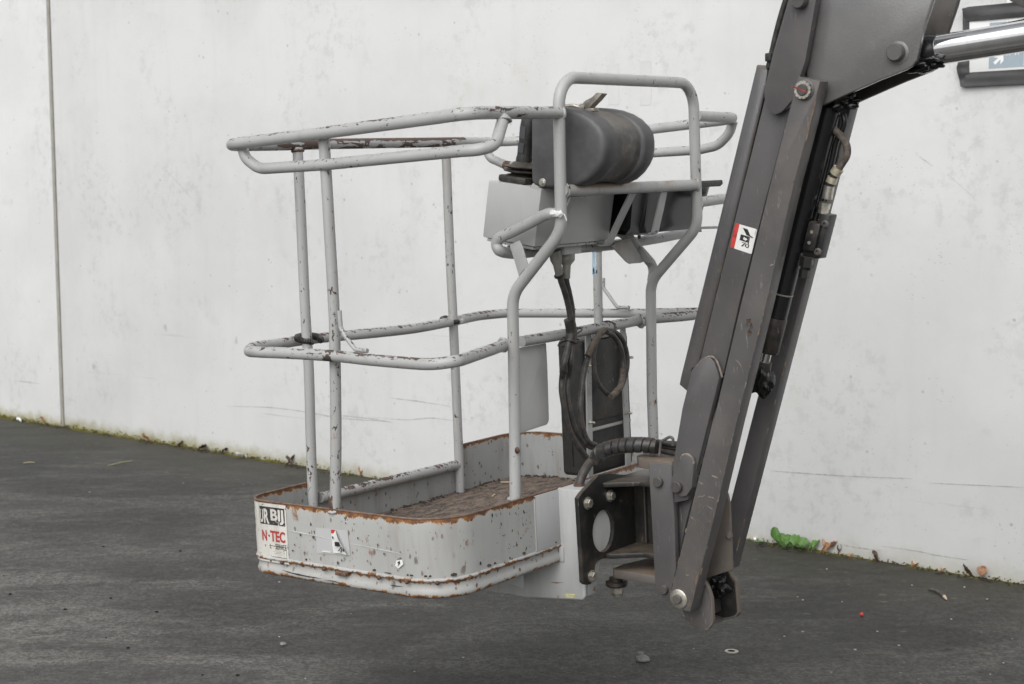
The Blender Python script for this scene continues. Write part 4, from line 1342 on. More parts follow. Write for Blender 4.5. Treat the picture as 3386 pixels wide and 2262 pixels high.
for (x0_, x1_, y0_, y1_) in ((-.075, -.004, yBx + .020, yBx + .0212), (-.065, -.004, yBx - .012, yBx - .0108), (-.005, -.004, yBx - .012, yBx + .0212)):
    pq = [pl3(x0_, y0_), pl3(x1_, y0_), pl3(x1_, y1_), pl3(x0_, y1_)]
    flat_poly(bmx, pq)
for k in range(26):                                           # faded handwriting, reduced to its strokes
    xx = -.058 + k * .0018
    y_ = yBx + .003 + .0035 * math.sin(k * 2.1) + .001 * math.sin(k * 5)
    flat_poly(bmx, [pl3(xx, y_), pl3(xx + .0008, y_), pl3(xx + .0018, y_ + .003 * math.cos(k * 1.7)), pl3(xx + .001, y_ + .003 * math.cos(k * 1.7))])
finish(bmx, 'sticker_frame_line', 'ink', st)
# clean rectangle where a label came off, with its peeling remnant
cl = [(-0.0776,-0.0017,-0.0558),(0.0473,-0.0017,-0.0513),(0.0521,-0.0017,-0.1218),(-0.0784,-0.0017,-0.1297)]
bm = bmesh.new()
flat_poly(bm, [Vector(p) for p in cl])
finish(bm, 'label_ghost', 'clean', plat)
pe = [(-0.0131,-0.0065,-0.0547),(0.0049,-0.0065,-0.0529),(0.0146,-0.0065,-0.0635),(0.0207,-0.0065,-0.0782),(0.0357,-0.0065,-0.0988),(0.0486,-0.0065,-0.1188),(0.0174,-0.0065,-0.1184),(-0.0079,-0.0065,-0.1195),(-0.0113,-0.0065,-0.0968),(-0.0117,-0.0065,-0.0769)]
bm = bmesh.new()
vs_ = [bm.verts.new(Vector(p) + Vector((0, (-.007 if i in (2, 3, 4) else -.006 if i in (5,) else 0), 0))) for i, p in enumerate(pe)]
f = bm.faces.new(vs_)
f.normal_update()
bmesh.ops.triangulate(bm, faces=[f])
pl_ = finish(bm, 'peeling_label', 'white', plat)
pl_['label'] = 'peeling white warning label remnant with a red corner'
def dec(q, mat, name, par, off=0):
    bm = bmesh.new()
    for poly in q:
        flat_poly(bm, [Vector(p) + Vector((0, off, 0)) for p in poly])
    return finish(bm, name, mat, par)
dec([[(-0.0118,-0.0078,-0.0543),(0.0056,-0.0078,-0.0526),(-0.002,-0.0078,-0.0633),(-0.0115,-0.0078,-0.0643)]], 'red', 'label_red_corner', pl_)
dec([[(0.0066,-0.0115,-0.0855),(0.023,-0.0115,-0.0838),(0.0283,-0.0115,-0.0962),(0.0072,-0.0115,-0.0977)], [(0.0163,-0.01,-0.1101),(0.0299,-0.01,-0.0964),(0.0319,-0.01,-0.0977),(0.0193,-0.01,-0.1113)], [(0.0254,-0.01,-0.1137),(0.0325,-0.01,-0.0976),(0.035,-0.01,-0.0981),(0.0284,-0.01,-0.1149)], [(0.0365,-0.0125,-0.1089),(0.0385,-0.0125,-0.0972),(0.0438,-0.0125,-0.1089)], [(-0.0067,-0.008,-0.0714),(-0.0004,-0.008,-0.0723),(-0.0015,-0.008,-0.0801),(-0.0041,-0.008,-0.0789)]], 'ink', 'label_pictogram', pl_, -.003)
dec([[(-0.0613,-0.0045,-0.1249),(-0.05,-0.0045,-0.1183),(-0.0203,-0.0045,-0.1182),(-0.0227,-0.0045,-0.1216),(-0.0482,-0.0045,-0.122)]], 'white', 'label_scrap', plat)
dec([[(0.2212,-0.0045,-0.1304),(0.227,-0.0045,-0.1156),(0.2483,-0.0045,-0.1114),(0.2521,-0.0045,-0.1234),(0.2323,-0.0045,-0.138)]], 'white', 'label_scrap', plat)
dec([[(0.2295,-0.0052,-0.1222),(0.2394,-0.0052,-0.1147),(0.2411,-0.0052,-0.1227),(0.231,-0.0052,-0.1327),(0.235,-0.0052,-0.1234)]], 'ink', 'scrap_print', plat)
# black gouges on the lower band
def gouge(pts, wd, mat='ink', parent=plat, name='paint_gouge'):
    bm = bmesh.new()
    P = spline([Vector(p) for p in pts], 4)
    vs_ = []
    for i, p in enumerate(P):
        h = wd * (.3 + math.sin(math.pi * i / (len(P) - 1))) * (.6 + .7 * rnd.random())
        vs_.append((bm.verts.new(p - Vector((0, 0, h))), bm.verts.new(p + Vector((0, 0, h)))))
    for a, b in zip(vs_, vs_[1:]):
        bm.faces.new((a[0], b[0], b[1], a[1]))
    return finish(bm, name, mat, parent)
gouge([(-0.2218,-0.0045,-0.1936),(-0.1851,-0.0045,-0.1981),(-0.1277,-0.0045,-0.2004),(-0.0659,-0.0045,-0.2006)], .0016)
gouge([(-0.0503,-0.005,-0.2023),(-0.0098,-0.005,-0.2023),(0.0248,-0.005,-0.2066)], .0010)
gouge([(0.1986,-0.005,-0.1871),(0.2198,-0.005,-0.1873),(0.2434,-0.005,-0.1852)], .0012)
gouge([(0.1792,-0.0045,-0.1548),(0.2029,-0.0045,-0.1545),(0.205,-0.0045,-0.1579)], .0012)
M['scratch_white'] = simple('white_scratch', (.62, .62, .61), .5)
gouge([(-0.2061,-0.0042,-0.0723),(-0.0866,-0.0042,-0.078),(-0.0158,-0.0042,-0.0819)], .0007, 'scratch_white')
gouge([(0.0584,-0.0042,-0.0871),(0.136,-0.0042,-0.0898),(0.2446,-0.0042,-0.0953)], .0007, 'scratch_white')
gouge([(0.353,0.5134,-0.2799),(0.3736,0.5134,-0.28),(0.4005,0.5134,-0.2755)], .0012, 'bare_edge', mb, 'rust_streak')
gouge([(0.3955,0.5134,-0.311),(0.419,0.5134,-0.3094),(0.4425,0.5134,-0.3065)], .0026, 'chalk', mb, 'chalk_mark')
gouge([(0.4046,0.5134,-0.3164),(0.4233,0.5134,-0.3153),(0.4452,0.5134,-0.3126)], .0018, 'chalk', mb, 'chalk_mark')
def spot(p, r, mat='weld'):
    P = Vector(p)
    bm = bmesh.new()
    flat_poly(bm, [P + Vector((math.cos(a) * r * rnd.uniform(.5, 1.2), 0, math.sin(a) * r * rnd.uniform(.6, 1.5))) for a in [2 * math.pi * k / 9 for k in range(9)]])
    return finish(bm, 'paint_chip', mat, plat)
for p in [(-0.1647,-0.0044,-0.1139),(-0.1385,-0.0044,-0.0832),(-0.0869,-0.0044,-0.0836),(-0.1245,-0.0044,-0.1321),(-0.1741,-0.0044,-0.1318),(0.064,-0.0044,-0.1118),(0.0869,-0.0044,-0.0696),(0.0434,-0.0044,-0.0305),(0.0198,-0.0044,-0.1385),(0.1187,-0.0044,-0.1294),(0.1609,-0.0044,-0.0799),(0.2295,-0.0044,-0.1437),(0.2427,-0.0044,-0.0908),(0.0041,-0.0044,-0.1476),(0.183,-0.0044,-0.1026)]:
    spot(p, rnd.uniform(.002, .0045), rnd.choice(['weld', 'ink', 'weld']))
for p in [(0.3965,0.1181,-0.0125),(0.3965,0.1258,-0.1929),(0.3965,0.1466,-0.1389),(0.3965,0.3171,-0.1932),(0.3965,0.2065,-0.0175)]:
    P = Vector(p)
    bm = bmesh.new()
    flat_poly(bm, [P + Vector((0, math.cos(a) * .004 * rnd.uniform(.5, 1.2), math.sin(a) * .006 * rnd.uniform(.5, 1.3))) for a in [2 * math.pi * k / 9 for k in range(9)]])
    finish(bm, 'paint_chip', rnd.choice(['weld', 'ink']), plat)

# ---- sticker on the far post: white carabiner mark and a standing figure
def on_post(base, top, r):
    A, B = Vector(base), Vector(top)
    ax = (B - A).normalized()
    view = Vector((.61, -.79, 0))
    f0_ = (view - ax * view.dot(ax)).normalized()
    s0_ = ax.cross(f0_)
    if s0_.x < 0: s0_ = -s0_
    H_ = (B - A).length
    return lambda x, y: A + ax * (y * H_) + (f0_ * math.cos(x * 1.15) + s0_ * math.sin(x * 1.15)) * r
A_, B_ = [(0.0022,1.318,0.5644)][0], [(0.0063,1.318,0.6445)][0]
plc = on_post(A_, B_, RT + .0008)
def post_patch(x0, x1, y0, y1, place, n=8):
    bm = bmesh.new()
    for i in range(n):
        a = x0 + (x1 - x0) * i / n
        b = x0 + (x1 - x0) * (i + 1) / n
        flat_poly(bm, [place(a, y0), place(b, y0), place(b, y1), place(a, y1)])
    return bm
ps = finish(post_patch(-1.15, .35, 0, 1, plc), 'anchor_sticker', 'blue', plat)
plc2 = on_post(A_, B_, RT + .0016)
bm = bmesh.new()
hk = [(-.85, .55), (-.85, .85), (-.55, .95), (-.25, .85), (-.3, .6), (-.15, .5), (-.3, .38), (-.55, .40), (-.6, .5)]
hp = spline([Vector((a, b, 0)) for a, b in hk], 4)
for a, b in zip(hp, hp[1:]):
    t = (b - a)
    n_ = Vector((-t.y * 3.2, t.x * .32, 0))
    n_ = n_ * (.0125 / max(1e-6, math.hypot(n_.x * .16, n_.y))) if t.length > 1e-6 else n_
    flat_poly(bm, [plc2(p.x, p.y) for p in (a - n_ * .55, b - n_ * .55, b + n_ * .55, a + n_ * .55)])
finish(bm, 'sticker_hook', 'white', ps)
bm = bmesh.new()
for (x0_, x1_, y0_, y1_) in ((-.85, -.72, .04, .16), (-.62, -.5, .04, .16), (-.85, -.5, .14, .25), (-.76, -.58, .26, .31), (-.4, -.3, .07, .11)):
    flat_poly(bm, [plc2(x0_, y0_), plc2(x1_, y0_), plc2(x1_, y1_), plc2(x0_, y1_)])
join_bm(bm, fit_text('1', -.2, .0, .07, .22, plc2))
finish(bm, 'sticker_figure', 'ink', ps)

# ================================================================== BOOM ARM
LR = .62
BB = Vector([(0.7298,0.62,-0.3149)][0])
arm = root('aerial_lift_boom', 'dark grey boom with twin links, black cylinder and chrome rod, holding the basket', 'boom', BF, BB)

def aplate(name, q, l, th, mat, bev=.002, rad=0, holes=(), parent=arm):
    return plate(name, q, on_l(l), th, mat, parent, holes, bev, rad)

# ---- black rotator bracket bolted to the mount box
hole = []
hq = [(0.5848,-0.0652),(0.6345,-0.1318),(0.5757,-0.1888),(0.526,-0.1159)]
hc = ((hq[1][0] + hq[3][0]) / 2, (hq[0][1] + hq[2][1]) / 2)
hr = ((hq[1][0] - hq[3][0]) / 2, (hq[0][1] - hq[2][1]) / 2)
hole = [(hc[0] + math.cos(a) * hr[0], hc[1] + math.sin(a) * hr[1]) for a in [2 * math.pi * k / 28 for k in range(28)]]
bq = [(0.4646,-0.0106),(0.4843,0.0022),(0.5284,0.0212),(0.5688,0.0383),(0.6214,0.0343),(0.7123,0.0132),(0.7563,0.0064),(0.7517,-0.2124),(0.675,-0.1961),(0.6254,-0.2041),(0.5427,-0.2076),(0.5315,-0.2173),(0.5237,-0.2521),(0.507,-0.2665),(0.4829,-0.2634),(0.4703,-0.2535)]
brk = finish(plate_bm(bmesh.new(), poly_round(bq, .004), on_s(.502), .0135, [hole], .0018), 'rotator_bracket', 'black', arm, angle=32)
for p in [(0.503,0.5065,-0.0319),(0.503,0.6205,-0.0314),(0.503,0.5124,-0.2449)]:
    bolt('bracket_bolt', p, (1, 0, 0), .0135, 'zinc', brk, .012)
# flanges, web and pivot tube of the bracket
LP, SPV = .725, .640
def uplate(name, pts, u, th, mat, parent=arm, bev=.0015):
    bm = bmesh.new()
    plate_bm(bm, [(p[0], p[1]) for p in pts], lambda a, b, d: Vector((a, b, u - d)), th, (), bev)
    return finish(bm, name, mat, parent, angle=32)
uplate('bracket_flange', [(.490, .585), (.51, .590), (.59, .646), (.66, .646), (.66, .78), (.60, .86), (.490, .90)], .012, .013, 'black', brk)
uplate('bracket_flange', [(.490, .585), (.52, .590), (.59, .646), (.66, .646), (.66, .78), (.60, .86), (.490, .90)], -.196, .014, 'black', brk)
bm = bmesh.new()
box_bm(bm, (.572, .752, -.092), .165, .012, .205, .001)
finish(bm, 'bracket_web', 'black', brk)
bm = bmesh.new()
box_bm(bm, (.545, .738, -.092), .006, .010, .200, .003)
finish(bm, 'bracket_weld_seam', 'steel_dark', brk)
lathe('pivot_tube', (SPV, .715, -.196), (0, 0, 1), [(0, .030), (.2, .030)], 'black', brk, 24)
lathe('pivot_tube', (SPV, .715, -.235), (0, 0, 1), [(0, .042), (.01, .042), (.03, .036)], 'steel_dark', brk, 24)
bm = bmesh.new()
box_bm(bm, (.605, .722, -.092), .012, .03, .200, .002)
finish(bm, 'bracket_web', 'black', brk)

# ---- knuckle
kq = [(0.6391,0.0718),(0.6409,0.0743),(0.7123,0.077),(0.7167,0.0743),(0.7171,-0.0094),(0.719,-0.0838),(0.7182,-0.2036),(0.7178,-0.2277),(0.7058,-0.2652),(0.6915,-0.3129),(0.6688,-0.3127),(0.6532,-0.308),(0.6457,-0.2943),(0.6446,-0.2118),(0.6431,-0.106)]
kn = aplate('knuckle_plate', poly_round(kq, .003), .62, .020, 'boom', .0025)
aplate('knuckle_plate', poly_round(kq, .003), .80, .018, 'boom_in_shade', .0025)
pin('knuckle_bolt', [(0.6729,0.62,0.0234)][0], (0, -1, 0), .0150, .012, 'steel_dark', kn)
pin('knuckle_bolt', [(0.6787,0.62,-0.2866)][0], (0, -1, 0), .0130, .012, 'steel_dark', kn)
# top tab, lower tab, pivot nut
k0 = [(0.6391,0.62,0.0718)][0]
k1 = [(0.7167,0.62,0.0743)][0]
uplate('knuckle_tab', [(.575, .66), (.60, .630), (k0[0] + .03, .623), (k1[0], .623), (k1[0] + .02, .80), (.60, .82), (.56, .76)], k0[2] + .012, .028, 'boom_tan', kn)
bm = bmesh.new()
box_bm(bm, ((k0[0] + k1[0]) / 2, .71, (k0[2] - .36) / 2), .02, .16, .30, .002)
finish(bm, 'knuckle_core', 'boom_in_shade', kn)
lt = [(0.4849,0.62,-0.252),(0.6479,0.62,-0.2327),(0.6467,0.62,-0.2577),(0.4829,0.62,-0.278)]
uplate('knuckle_tab', [(lt[0][0] + .012, .628), (lt[0][0] + .002, .64), (lt[0][0], .70), (lt[0][0] + .03, .80), (lt[1][0], .80), (lt[1][0], .622)], lt[0][2], abs(lt[0][2] - lt[3][2]), 'boom_tan', kn, .003)
nc = Vector([(0.4687,0.685,-0.2993)][0])
lathe('pivot_washer', nc + Vector((0, 0, -.004)), (0, 0, -1), [(-.012, .022), (-.002, .022), (0, .033), (.010, .034), (.014, .030)], 'black', kn, 24)
lathe('pivot_nut', nc + Vector((0, 0, -.016)), (0, 0, -1), [(0, .0215), (.022, .0215), (.026, .018), (.034, .014), (.035, .008)], 'zinc_dull', kn, 6, 25)
# hose guard staple on top
tube('hose_staple', rounded([(0.652,0.66,0.0906),(0.6585,0.66,0.1311),(0.6894,0.66,0.1469),(0.6999,0.66,0.1436),(0.6989,0.66,0.1216)], .008), .0042, 'boom', kn, 10)

# ---- hose bundle in spiral wrap, from basket to boom
sp = [Vector(p) for p in [(0.44,0.6421,0.0614)] + [(0.455,0.6392,0.0835)] + [(0.48,0.6312,0.0988)] + [(0.51,0.638,0.109)] + [(0.545,0.6439,0.1152)] + [(0.58,0.6492,0.1186)] + [(0.612,0.6583,0.1184)] + [(0.64,0.6659,0.1161)]]
spl_ = spline(sp, 8)
bun = tube('hose_bundle', spl_, .0185, 'hose', arm, 14)
bm = bmesh.new()                                   # the wrap: overlapping flat turns
acc = [0]
for a, b in zip(spl_, spl_[1:]):
    acc.append(acc[-1] + (b - a).length)
def on_curve(P, acc_, d):
    d = max(0, min(acc_[-1] - 1e-6, d))
    for i in range(len(P) - 1):
        if acc_[i + 1] >= d:
            k = (d - acc_[i]) / max(1e-9, acc_[i + 1] - acc_[i])
            return P[i].lerp(P[i + 1], k), (P[i + 1] - P[i]).normalized()
turn = .0235
nt_ = int(acc[-1] / turn)
wid = .0205
rows = []
steps = 22
for i in range(nt_ * steps + 1):
    d = i * turn / steps
    a = 2 * math.pi * i / steps
    pr = []
    for dd, rr in ((0, .0195), (wid * .06, .0232), (wid * .9, .0228), (wid, .0195)):
        c_, t_ = on_curve(spl_, acc, d + dd)
        u_ = t_.cross(Vector((0, 0, 1))).normalized()
        v_ = u_.cross(t_)
        pr.append(bm.verts.new(c_ + (u_ * math.cos(a) + v_ * math.sin(a)) * rr))
    rows.append(pr)
for A, B in zip(rows, rows[1:]):
    for k in range(3):
        bm.faces.new((A[k], A[k + 1], B[k + 1], B[k]))
M['wrap'] = simple('black_spiral_wrap', (.030, .030, .031), .36, 0, .25, 30, .2, dust=.14, dustcol=(.24, .18, .13))
finish(bm, 'spiral_wrap', 'wrap', bun, angle=40)
for k, (dy, r_) in enumerate(((0, .0085), (.35, .0075), (-.35, .008))):
    e = [p + Vector((0, .02 * dy, -.012 * k + .008)) for p in [Vector(q) for q in [(0.599,0.7,0.1109),(0.6323,0.7,0.113),(0.6604,0.7,0.1108),(0.6975,0.7,0.1071),(0.725,0.7,0.1029)]]]
    tube('arm_hose', spline(e, 4), r_, 'rubber', arm, 10)
dn = [(0.44,0.6624,0.0758)] + [(0.435,0.6296,0.0644),(0.435,0.6001,0.0468),(0.435,0.5775,0.0262)] + [(0.432,0.5677,0.0052)]
tube('arm_hose', spline(dn, 5), .0135, 'hose', arm, 14)
lathe('hose_grommet', [(0.432,0.5676,0.004)][0], (0, 0, 1), [(-.004, .017), (.002, .017), (.004, .014)], 'weld', arm, 16)

# ---- lug bar (dark link between knuckle and beam)
hq_ = [(0.7346,0.1602),(0.7894,0.3422),(0.7993,0.3546),(0.8304,0.3805),(0.849,0.3842),(0.8642,0.3647),(0.8764,0.3271),(0.8745,0.315),(0.8413,0.1956)] 
aplate('lug_bar', [(0.7894,0.3422),(0.7993,0.3546),(0.8201,0.3754),(0.8351,0.3823),(0.8511,0.3811),(0.863,0.3686),(0.8703,0.3469),(0.8764,0.3271),(0.8736,0.315)] + [(0.849,0.2384),(0.8141,0.1298),(0.7924,0.0622),(0.7709,0.0023),(0.7602,-0.0237),(0.7114,-0.0363),(0.7053,0.0221),(0.7545,0.2338)], .626, .022, 'boom', .002)
aplate('lug_bar', [(0.7058,0.0348),(0.782,0.0406),(0.7685,0.0021),(0.7384,-0.0844),(0.7153,-0.1711),(0.706,-0.2273),(0.7056,-0.1467),(0.7103,-0.0617)], .655, .02, 'boom_low', .002)
aplate('lug_bar', [(0.8433,0.3502),(0.9027,0.3521),(0.8635,0.2221),(0.8371,0.1964),(0.8196,0.2199)], .66, .02, 'boom_low', .002)
aplate('lug_bar', [(0.7491,0.2451),(0.8417,0.2493),(0.8008,0.1106),(0.776,0.086),(0.7248,0.1266)], .682, .02, 'boom_low', .002)
br = aplate('boss_plate', poly_round([(0.718,0.029),(0.7209,0.0417),(0.7496,0.0937),(0.7623,0.1103),(0.779,0.1114),(0.7926,0.0987),(0.7953,0.0845),(0.7844,0.0156),(0.7667,-0.0087),(0.7474,-0.0128),(0.7249,-0.0005)], .006), .612, .026, 'boom_low', .003)
tube('dust_rim', spline([(0.7512,0.615,0.0954),(0.7603,0.615,0.1072),(0.777,0.615,0.1083),(0.7894,0.615,0.098),(0.7926,0.615,0.0846)], 4), .0034, 'tan_scuff', br, 8)
pin('boss_pin', [(0.74,0.612,0.0158)][0], (0, -1, 0), .0165, .014, 'steel_dark', br)

tube('dust_rim', spline([(0.8076,0.629,0.356),(0.8268,0.629,0.3742),(0.8446,0.629,0.3827),(0.8601,0.629,0.3816),(0.8714,0.629,0.3683),(0.8788,0.629,0.349),(0.8852,0.629,0.3274)], 4), .0034, 'tan_scuff', arm, 8)
# ---- beam with warning label
bl = [(1.0421,1.0898),(0.9662,0.8566),(0.9304,0.7461)] + [(0.8988,0.6506),(0.8046,0.3554)]
br_ = [(0.8818,0.3339),(0.9439,0.5446),(1.0325,0.8139)] + [(1.0571,0.8835),(1.1356,1.1181),(1.1532,1.1442),(1.0643,1.1519)]
beam = aplate('beam', bl + br_, .640, .16, 'boom', .003)
# label on the beam
def LQ(q, off):
    return [Vector((a, .640 - off, b)) for a, b in q]
lab = bmesh.new()
flat_poly(lab, LQ(poly_round([(0.9367,0.7464),(1.0018,0.7279),(0.9821,0.6616),(0.9181,0.6817)], .004, 4), .0010))
wl = finish(lab, 'warning_label', 'white', beam)
wl['label'] = 'white crush hazard label with a red strip'
def LBp(q, mat, name, off=.0016):
    bm = bmesh.new()
    for poly in q:
        flat_poly(bm, LQ(poly, off))
    return finish(bm, name, mat, wl)
LBp([poly_round([(0.9369,0.7461),(0.949,0.7429),(0.9298,0.6783),(0.9181,0.6818)], [.003, 0, 0, .003])], 'red', 'label_strip')
LBp([[(0.9288,0.7128),(0.9394,0.7162),(0.9375,0.7072)]], 'ink', 'label_triangle', .0022)
LBp([[(0.9305,0.7127),(0.9378,0.7151),(0.9366,0.709)]], 'red', 'label_triangle_inner', .0026)
LBp([[(0.9587,0.7334),(0.9736,0.7284),(0.9804,0.7121),(0.9902,0.7053),(0.9842,0.7054),(0.9778,0.71),(0.9694,0.7127)], [(0.9521,0.7159),(0.9765,0.709),(0.9723,0.6932),(0.9475,0.7006)], [(0.977,0.7086),(0.9797,0.7078),(0.9745,0.6877),(0.9718,0.6892)],
     [(0.9539,0.6941),(0.9628,0.6948),(0.9571,0.6923)], [(0.9509,0.6838),(0.9641,0.6937),(0.9665,0.6925),(0.9563,0.6829)], [(0.9624,0.6843),(0.9676,0.6914),(0.9689,0.6892),(0.9662,0.6835),(0.9718,0.6798),(0.9685,0.6788)], [(0.9714,0.6906),(0.9761,0.6862),(0.9754,0.6812),(0.9714,0.6783),(0.9702,0.6802),(0.9733,0.6841),(0.9705,0.6885)]], 'ink', 'label_pictogram')
LBp([[(0.96,0.7071),(0.9646,0.7081),(0.9642,0.705),(0.9662,0.7052),(0.967,0.7066),(0.9726,0.7007),(0.9643,0.6983),(0.9643,0.7002),(0.9595,0.7017)]], 'white', 'label_arrow', .0022)
LBp([[(0.9968,0.7247),(0.9984,0.7244),(0.9953,0.7136),(0.9938,0.7142)]], 'zinc_dull', 'label_small_print', .0016)
# glossy cover strip left of the beam
aplate('beam_cover', [(1.0088,1.1551),(1.0405,1.1444),(1.0331,1.0907),(0.9568,0.8568),(0.9209,0.7459)] + [(0.8894,0.6501),(0.7948,0.3539),(0.7748,0.3452),(0.7687,0.288),(0.7603,0.2795),(0.7337,0.2989),(0.7389,0.3195),(0.8247,0.5832)] + [(0.9008,0.8184)], .650, .14, 'boom_gloss', .002)
aplate('beam_end_cap', [(1.0062,1.1596),(1.0109,1.1612),(1.0381,1.154),(1.0359,1.1316),(1.0032,1.1417)], .655, .12, 'boom_tan', .002)
bm = bmesh.new()
tube_bm(bm, [(1.037,0.645,1.1003),(0.9615,0.645,0.8567),(0.9256,0.645,0.746)] + [(0.8941,0.645,0.6504),(0.7997,0.645,0.3546)], .0022, 6)
finish(bm, 'cover_seam', 'boom_in_shade', beam)

# ---- upper link plate (top)
def edge_nicks(q, n, parent, rr, seed):
    """short bare spots along a plate edge"""
    rg = random.Random(seed)
    P = spline([Vector(p) for p in q], 8)
    for _ in range(n):
        i = rg.randrange(0, len(P) - 1)
        t0 = rg.random()
        a = P[i].lerp(P[i + 1], t0)
        d = (P[i + 1] - P[i]).normalized() * rg.uniform(.004, .022)
        tube('edge_chip', [a, a + d * .5 + Vector((rg.uniform(-.001, .001), 0, 0)), a + d], rr * rg.uniform(.6, 1.3), rg.choice(['bare_edge', 'tan_scuff']), parent, 6)
up_ = aplate('upper_link', poly_round([(1.1354,1.336),(1.2103,1.3273),(1.2051,1.301),(1.1701,1.1534),(1.1544,1.1157),(1.1296,1.0568),(1.0984,1.0301),(1.0803,1.0246),(1.0669,1.0283),(1.0576,1.0441),(1.0495,1.0707),(1.0502,1.0905),(1.0807,1.1891),(1.1272,1.3136)], .003), .612, .024, 'boom', .003)
aplate('upper_link_boss', poly_round([(1.1459,1.3189),(1.1849,1.3144),(1.1823,1.2993),(1.1711,1.2897),(1.158,1.2896),(1.1487,1.2972)], .004), .604, .010, 'boom', .003, parent=up_)
pin('link_pin', [(1.166,0.606,1.3058)][0], (0, -1, 0), .0200, .018, 'steel_dark', up_)
# hoses running up behind the link
tube('arm_hose', spline([(1.1001,0.66,1.3278),(1.083,0.66,1.2862),(1.0655,0.66,1.2364),(1.0527,0.66,1.1937),(1.0398,0.66,1.1508)], 4), .0085, 'rubber', arm, 10)
tube('arm_hose', spline([(1.0941,0.68,1.3299),(1.077,0.68,1.2881),(1.0594,0.68,1.238),(1.0465,0.68,1.1951),(1.0345,0.68,1.1519)], 4), .0085, 'rubber', arm, 10)
bm = bmesh.new()
box_bm(bm, [(1.0457,0.655,1.1773)][0], .018, .02, .022, .003)
finish(bm, 'hose_clip', 'black_tex', arm)

# ---- near link: box section down to the bottom pin
lq = [(1.1641,1.1157),(1.224,1.0987),(1.211,1.0561),(1.1773,0.9494),(1.1448,0.8527)] + [(1.0528,0.542),(0.949,0.2104)] + [(0.8755,-0.0352),(0.7814,-0.3295),(0.7671,-0.3302),(0.7135,-0.3119),(0.7211,-0.2814),(0.8041,-0.0169),(0.887,0.2486)] + [(0.8772,0.2064),(0.9718,0.5184),(1.0646,0.8144)]
near_link = aplate('near_link', lq, .585, .048, 'boom_low', .0035)
edge_nicks([(1.2104,0.5862,1.0562),(1.1442,0.5862,0.8527)] + [(1.0521,0.5862,0.5419),(0.9483,0.5862,0.2101)] + [(0.8722,0.5862,-0.0438),(0.7907,0.5862,-0.3169)], 20, near_link, .0014, 4)
edge_nicks([(0.8034,0.5862,-0.0172),(0.7203,0.5862,-0.2818)], 5, near_link, .0014, 5)
tube('edge_chip', [(1.2106,0.586,1.0593),(1.2069,0.586,1.0371),(1.196,0.586,1.0067),(1.1863,0.586,0.9723),(1.1799,0.586,0.9512)], .0016, 'bare_edge', near_link, 6)
tube('edge_chip', [(1.1408,0.586,0.8549),(1.1429,0.586,0.852)], .004, 'bare_edge', near_link, 6)
tube('edge_chip', [(0.8091,0.586,-0.221),(0.8018,0.586,-0.2488)], .0022, 'bare_edge', near_link, 6)
s = NT('rusty_oil_stain')
s.put(s.b.inputs['Alpha'], s.ramp(s.noise(70, 5, .7), .44, .56, 0, .85))
M['oil'] = s.done(s.mix(s.ramp(s.noise(120, 3, .6), .4, .6), (.03, .024, .02), (.10, .06, .035)), .6)
bm = bmesh.new()
sc_ = Vector([(0.9981,0.5842,0.4744)][0])
flat_poly(bm, [sc_ + Vector((math.cos(a) * .012 * rnd.uniform(.5, 1.2), 0, math.sin(a) * .028 * rnd.uniform(.5, 1.2))) for a in [2 * math.pi * k / 14 for k in range(14)]])
finish(bm, 'oil_stain', 'oil', near_link)
# ring nut with red marker at the top, washer and pin at the bottom
tn = Vector([(1.1807,0.585,1.0805)][0])
bm = bmesh.new()
lathe_bm(bm, tn, (0, -1, 0), [(0, .0275), (.002, .0275), (.003, .026)], 28)
rn_ = finish(bm, 'nut_seat', 'boom', near_link)
bm = bmesh.new()
for k in range(12):
    a0, a1 = 2 * math.pi * k / 12, 2 * math.pi * (k + .72) / 12
    for (ra, rb) in ((.0155, .0235),):
        pts_ = [(ra, a0), (rb, a0), (rb, a1), (ra, a1)]
        f_ = [bm.verts.new(tn + Vector((math.cos(a) * r_, -.003, math.sin(a) * r_))) for r_, a in pts_]
        b_ = [bm.verts.new(tn + Vector((math.cos(a) * r_, -.013, math.sin(a) * r_))) for r_, a in pts_]
        bm.faces.new(f_); bm.faces.new(b_)
        for i in range(4):
            bm.faces.new((f_[i], f_[(i + 1) % 4], b_[(i + 1) % 4], b_[i]))
lathe_bm(bm, tn, (0, -1, 0), [(.002, .0208), (.0125, .0208)], 24)
finish(bm, 'ring_nut', 'zinc', rn_)
pin('link_pin', tn + Vector((0, -.003, 0)), (0, -1, 0), .0155, .014, 'steel_dark', near_link)
bm = bmesh.new()
M['marker'] = simple('red_marker', (.22, .035, .035), .5, 0, .4, 90)
mk = [tn + Vector(v) for v in ((-.024, -.0178, .012), (-.023, -.0178, .007), (.014, -.0178, -.009), (.014, -.0178, -.004))]
flat_poly(bm, mk)
finish(bm, 'marker_stripe', 'marker', near_link)
bn = Vector([(0.7469,0.585,-0.2971)][0])
lathe('pin_washer', bn, (0, -1, 0), [(0, .0275), (.004, .0275), (.006, .024)], 'zinc', near_link, 26)
pin('link_pin', bn + Vector((0, -.004, 0)), (0, -1, 0), .0135, .012, 'steel_dark', near_link)

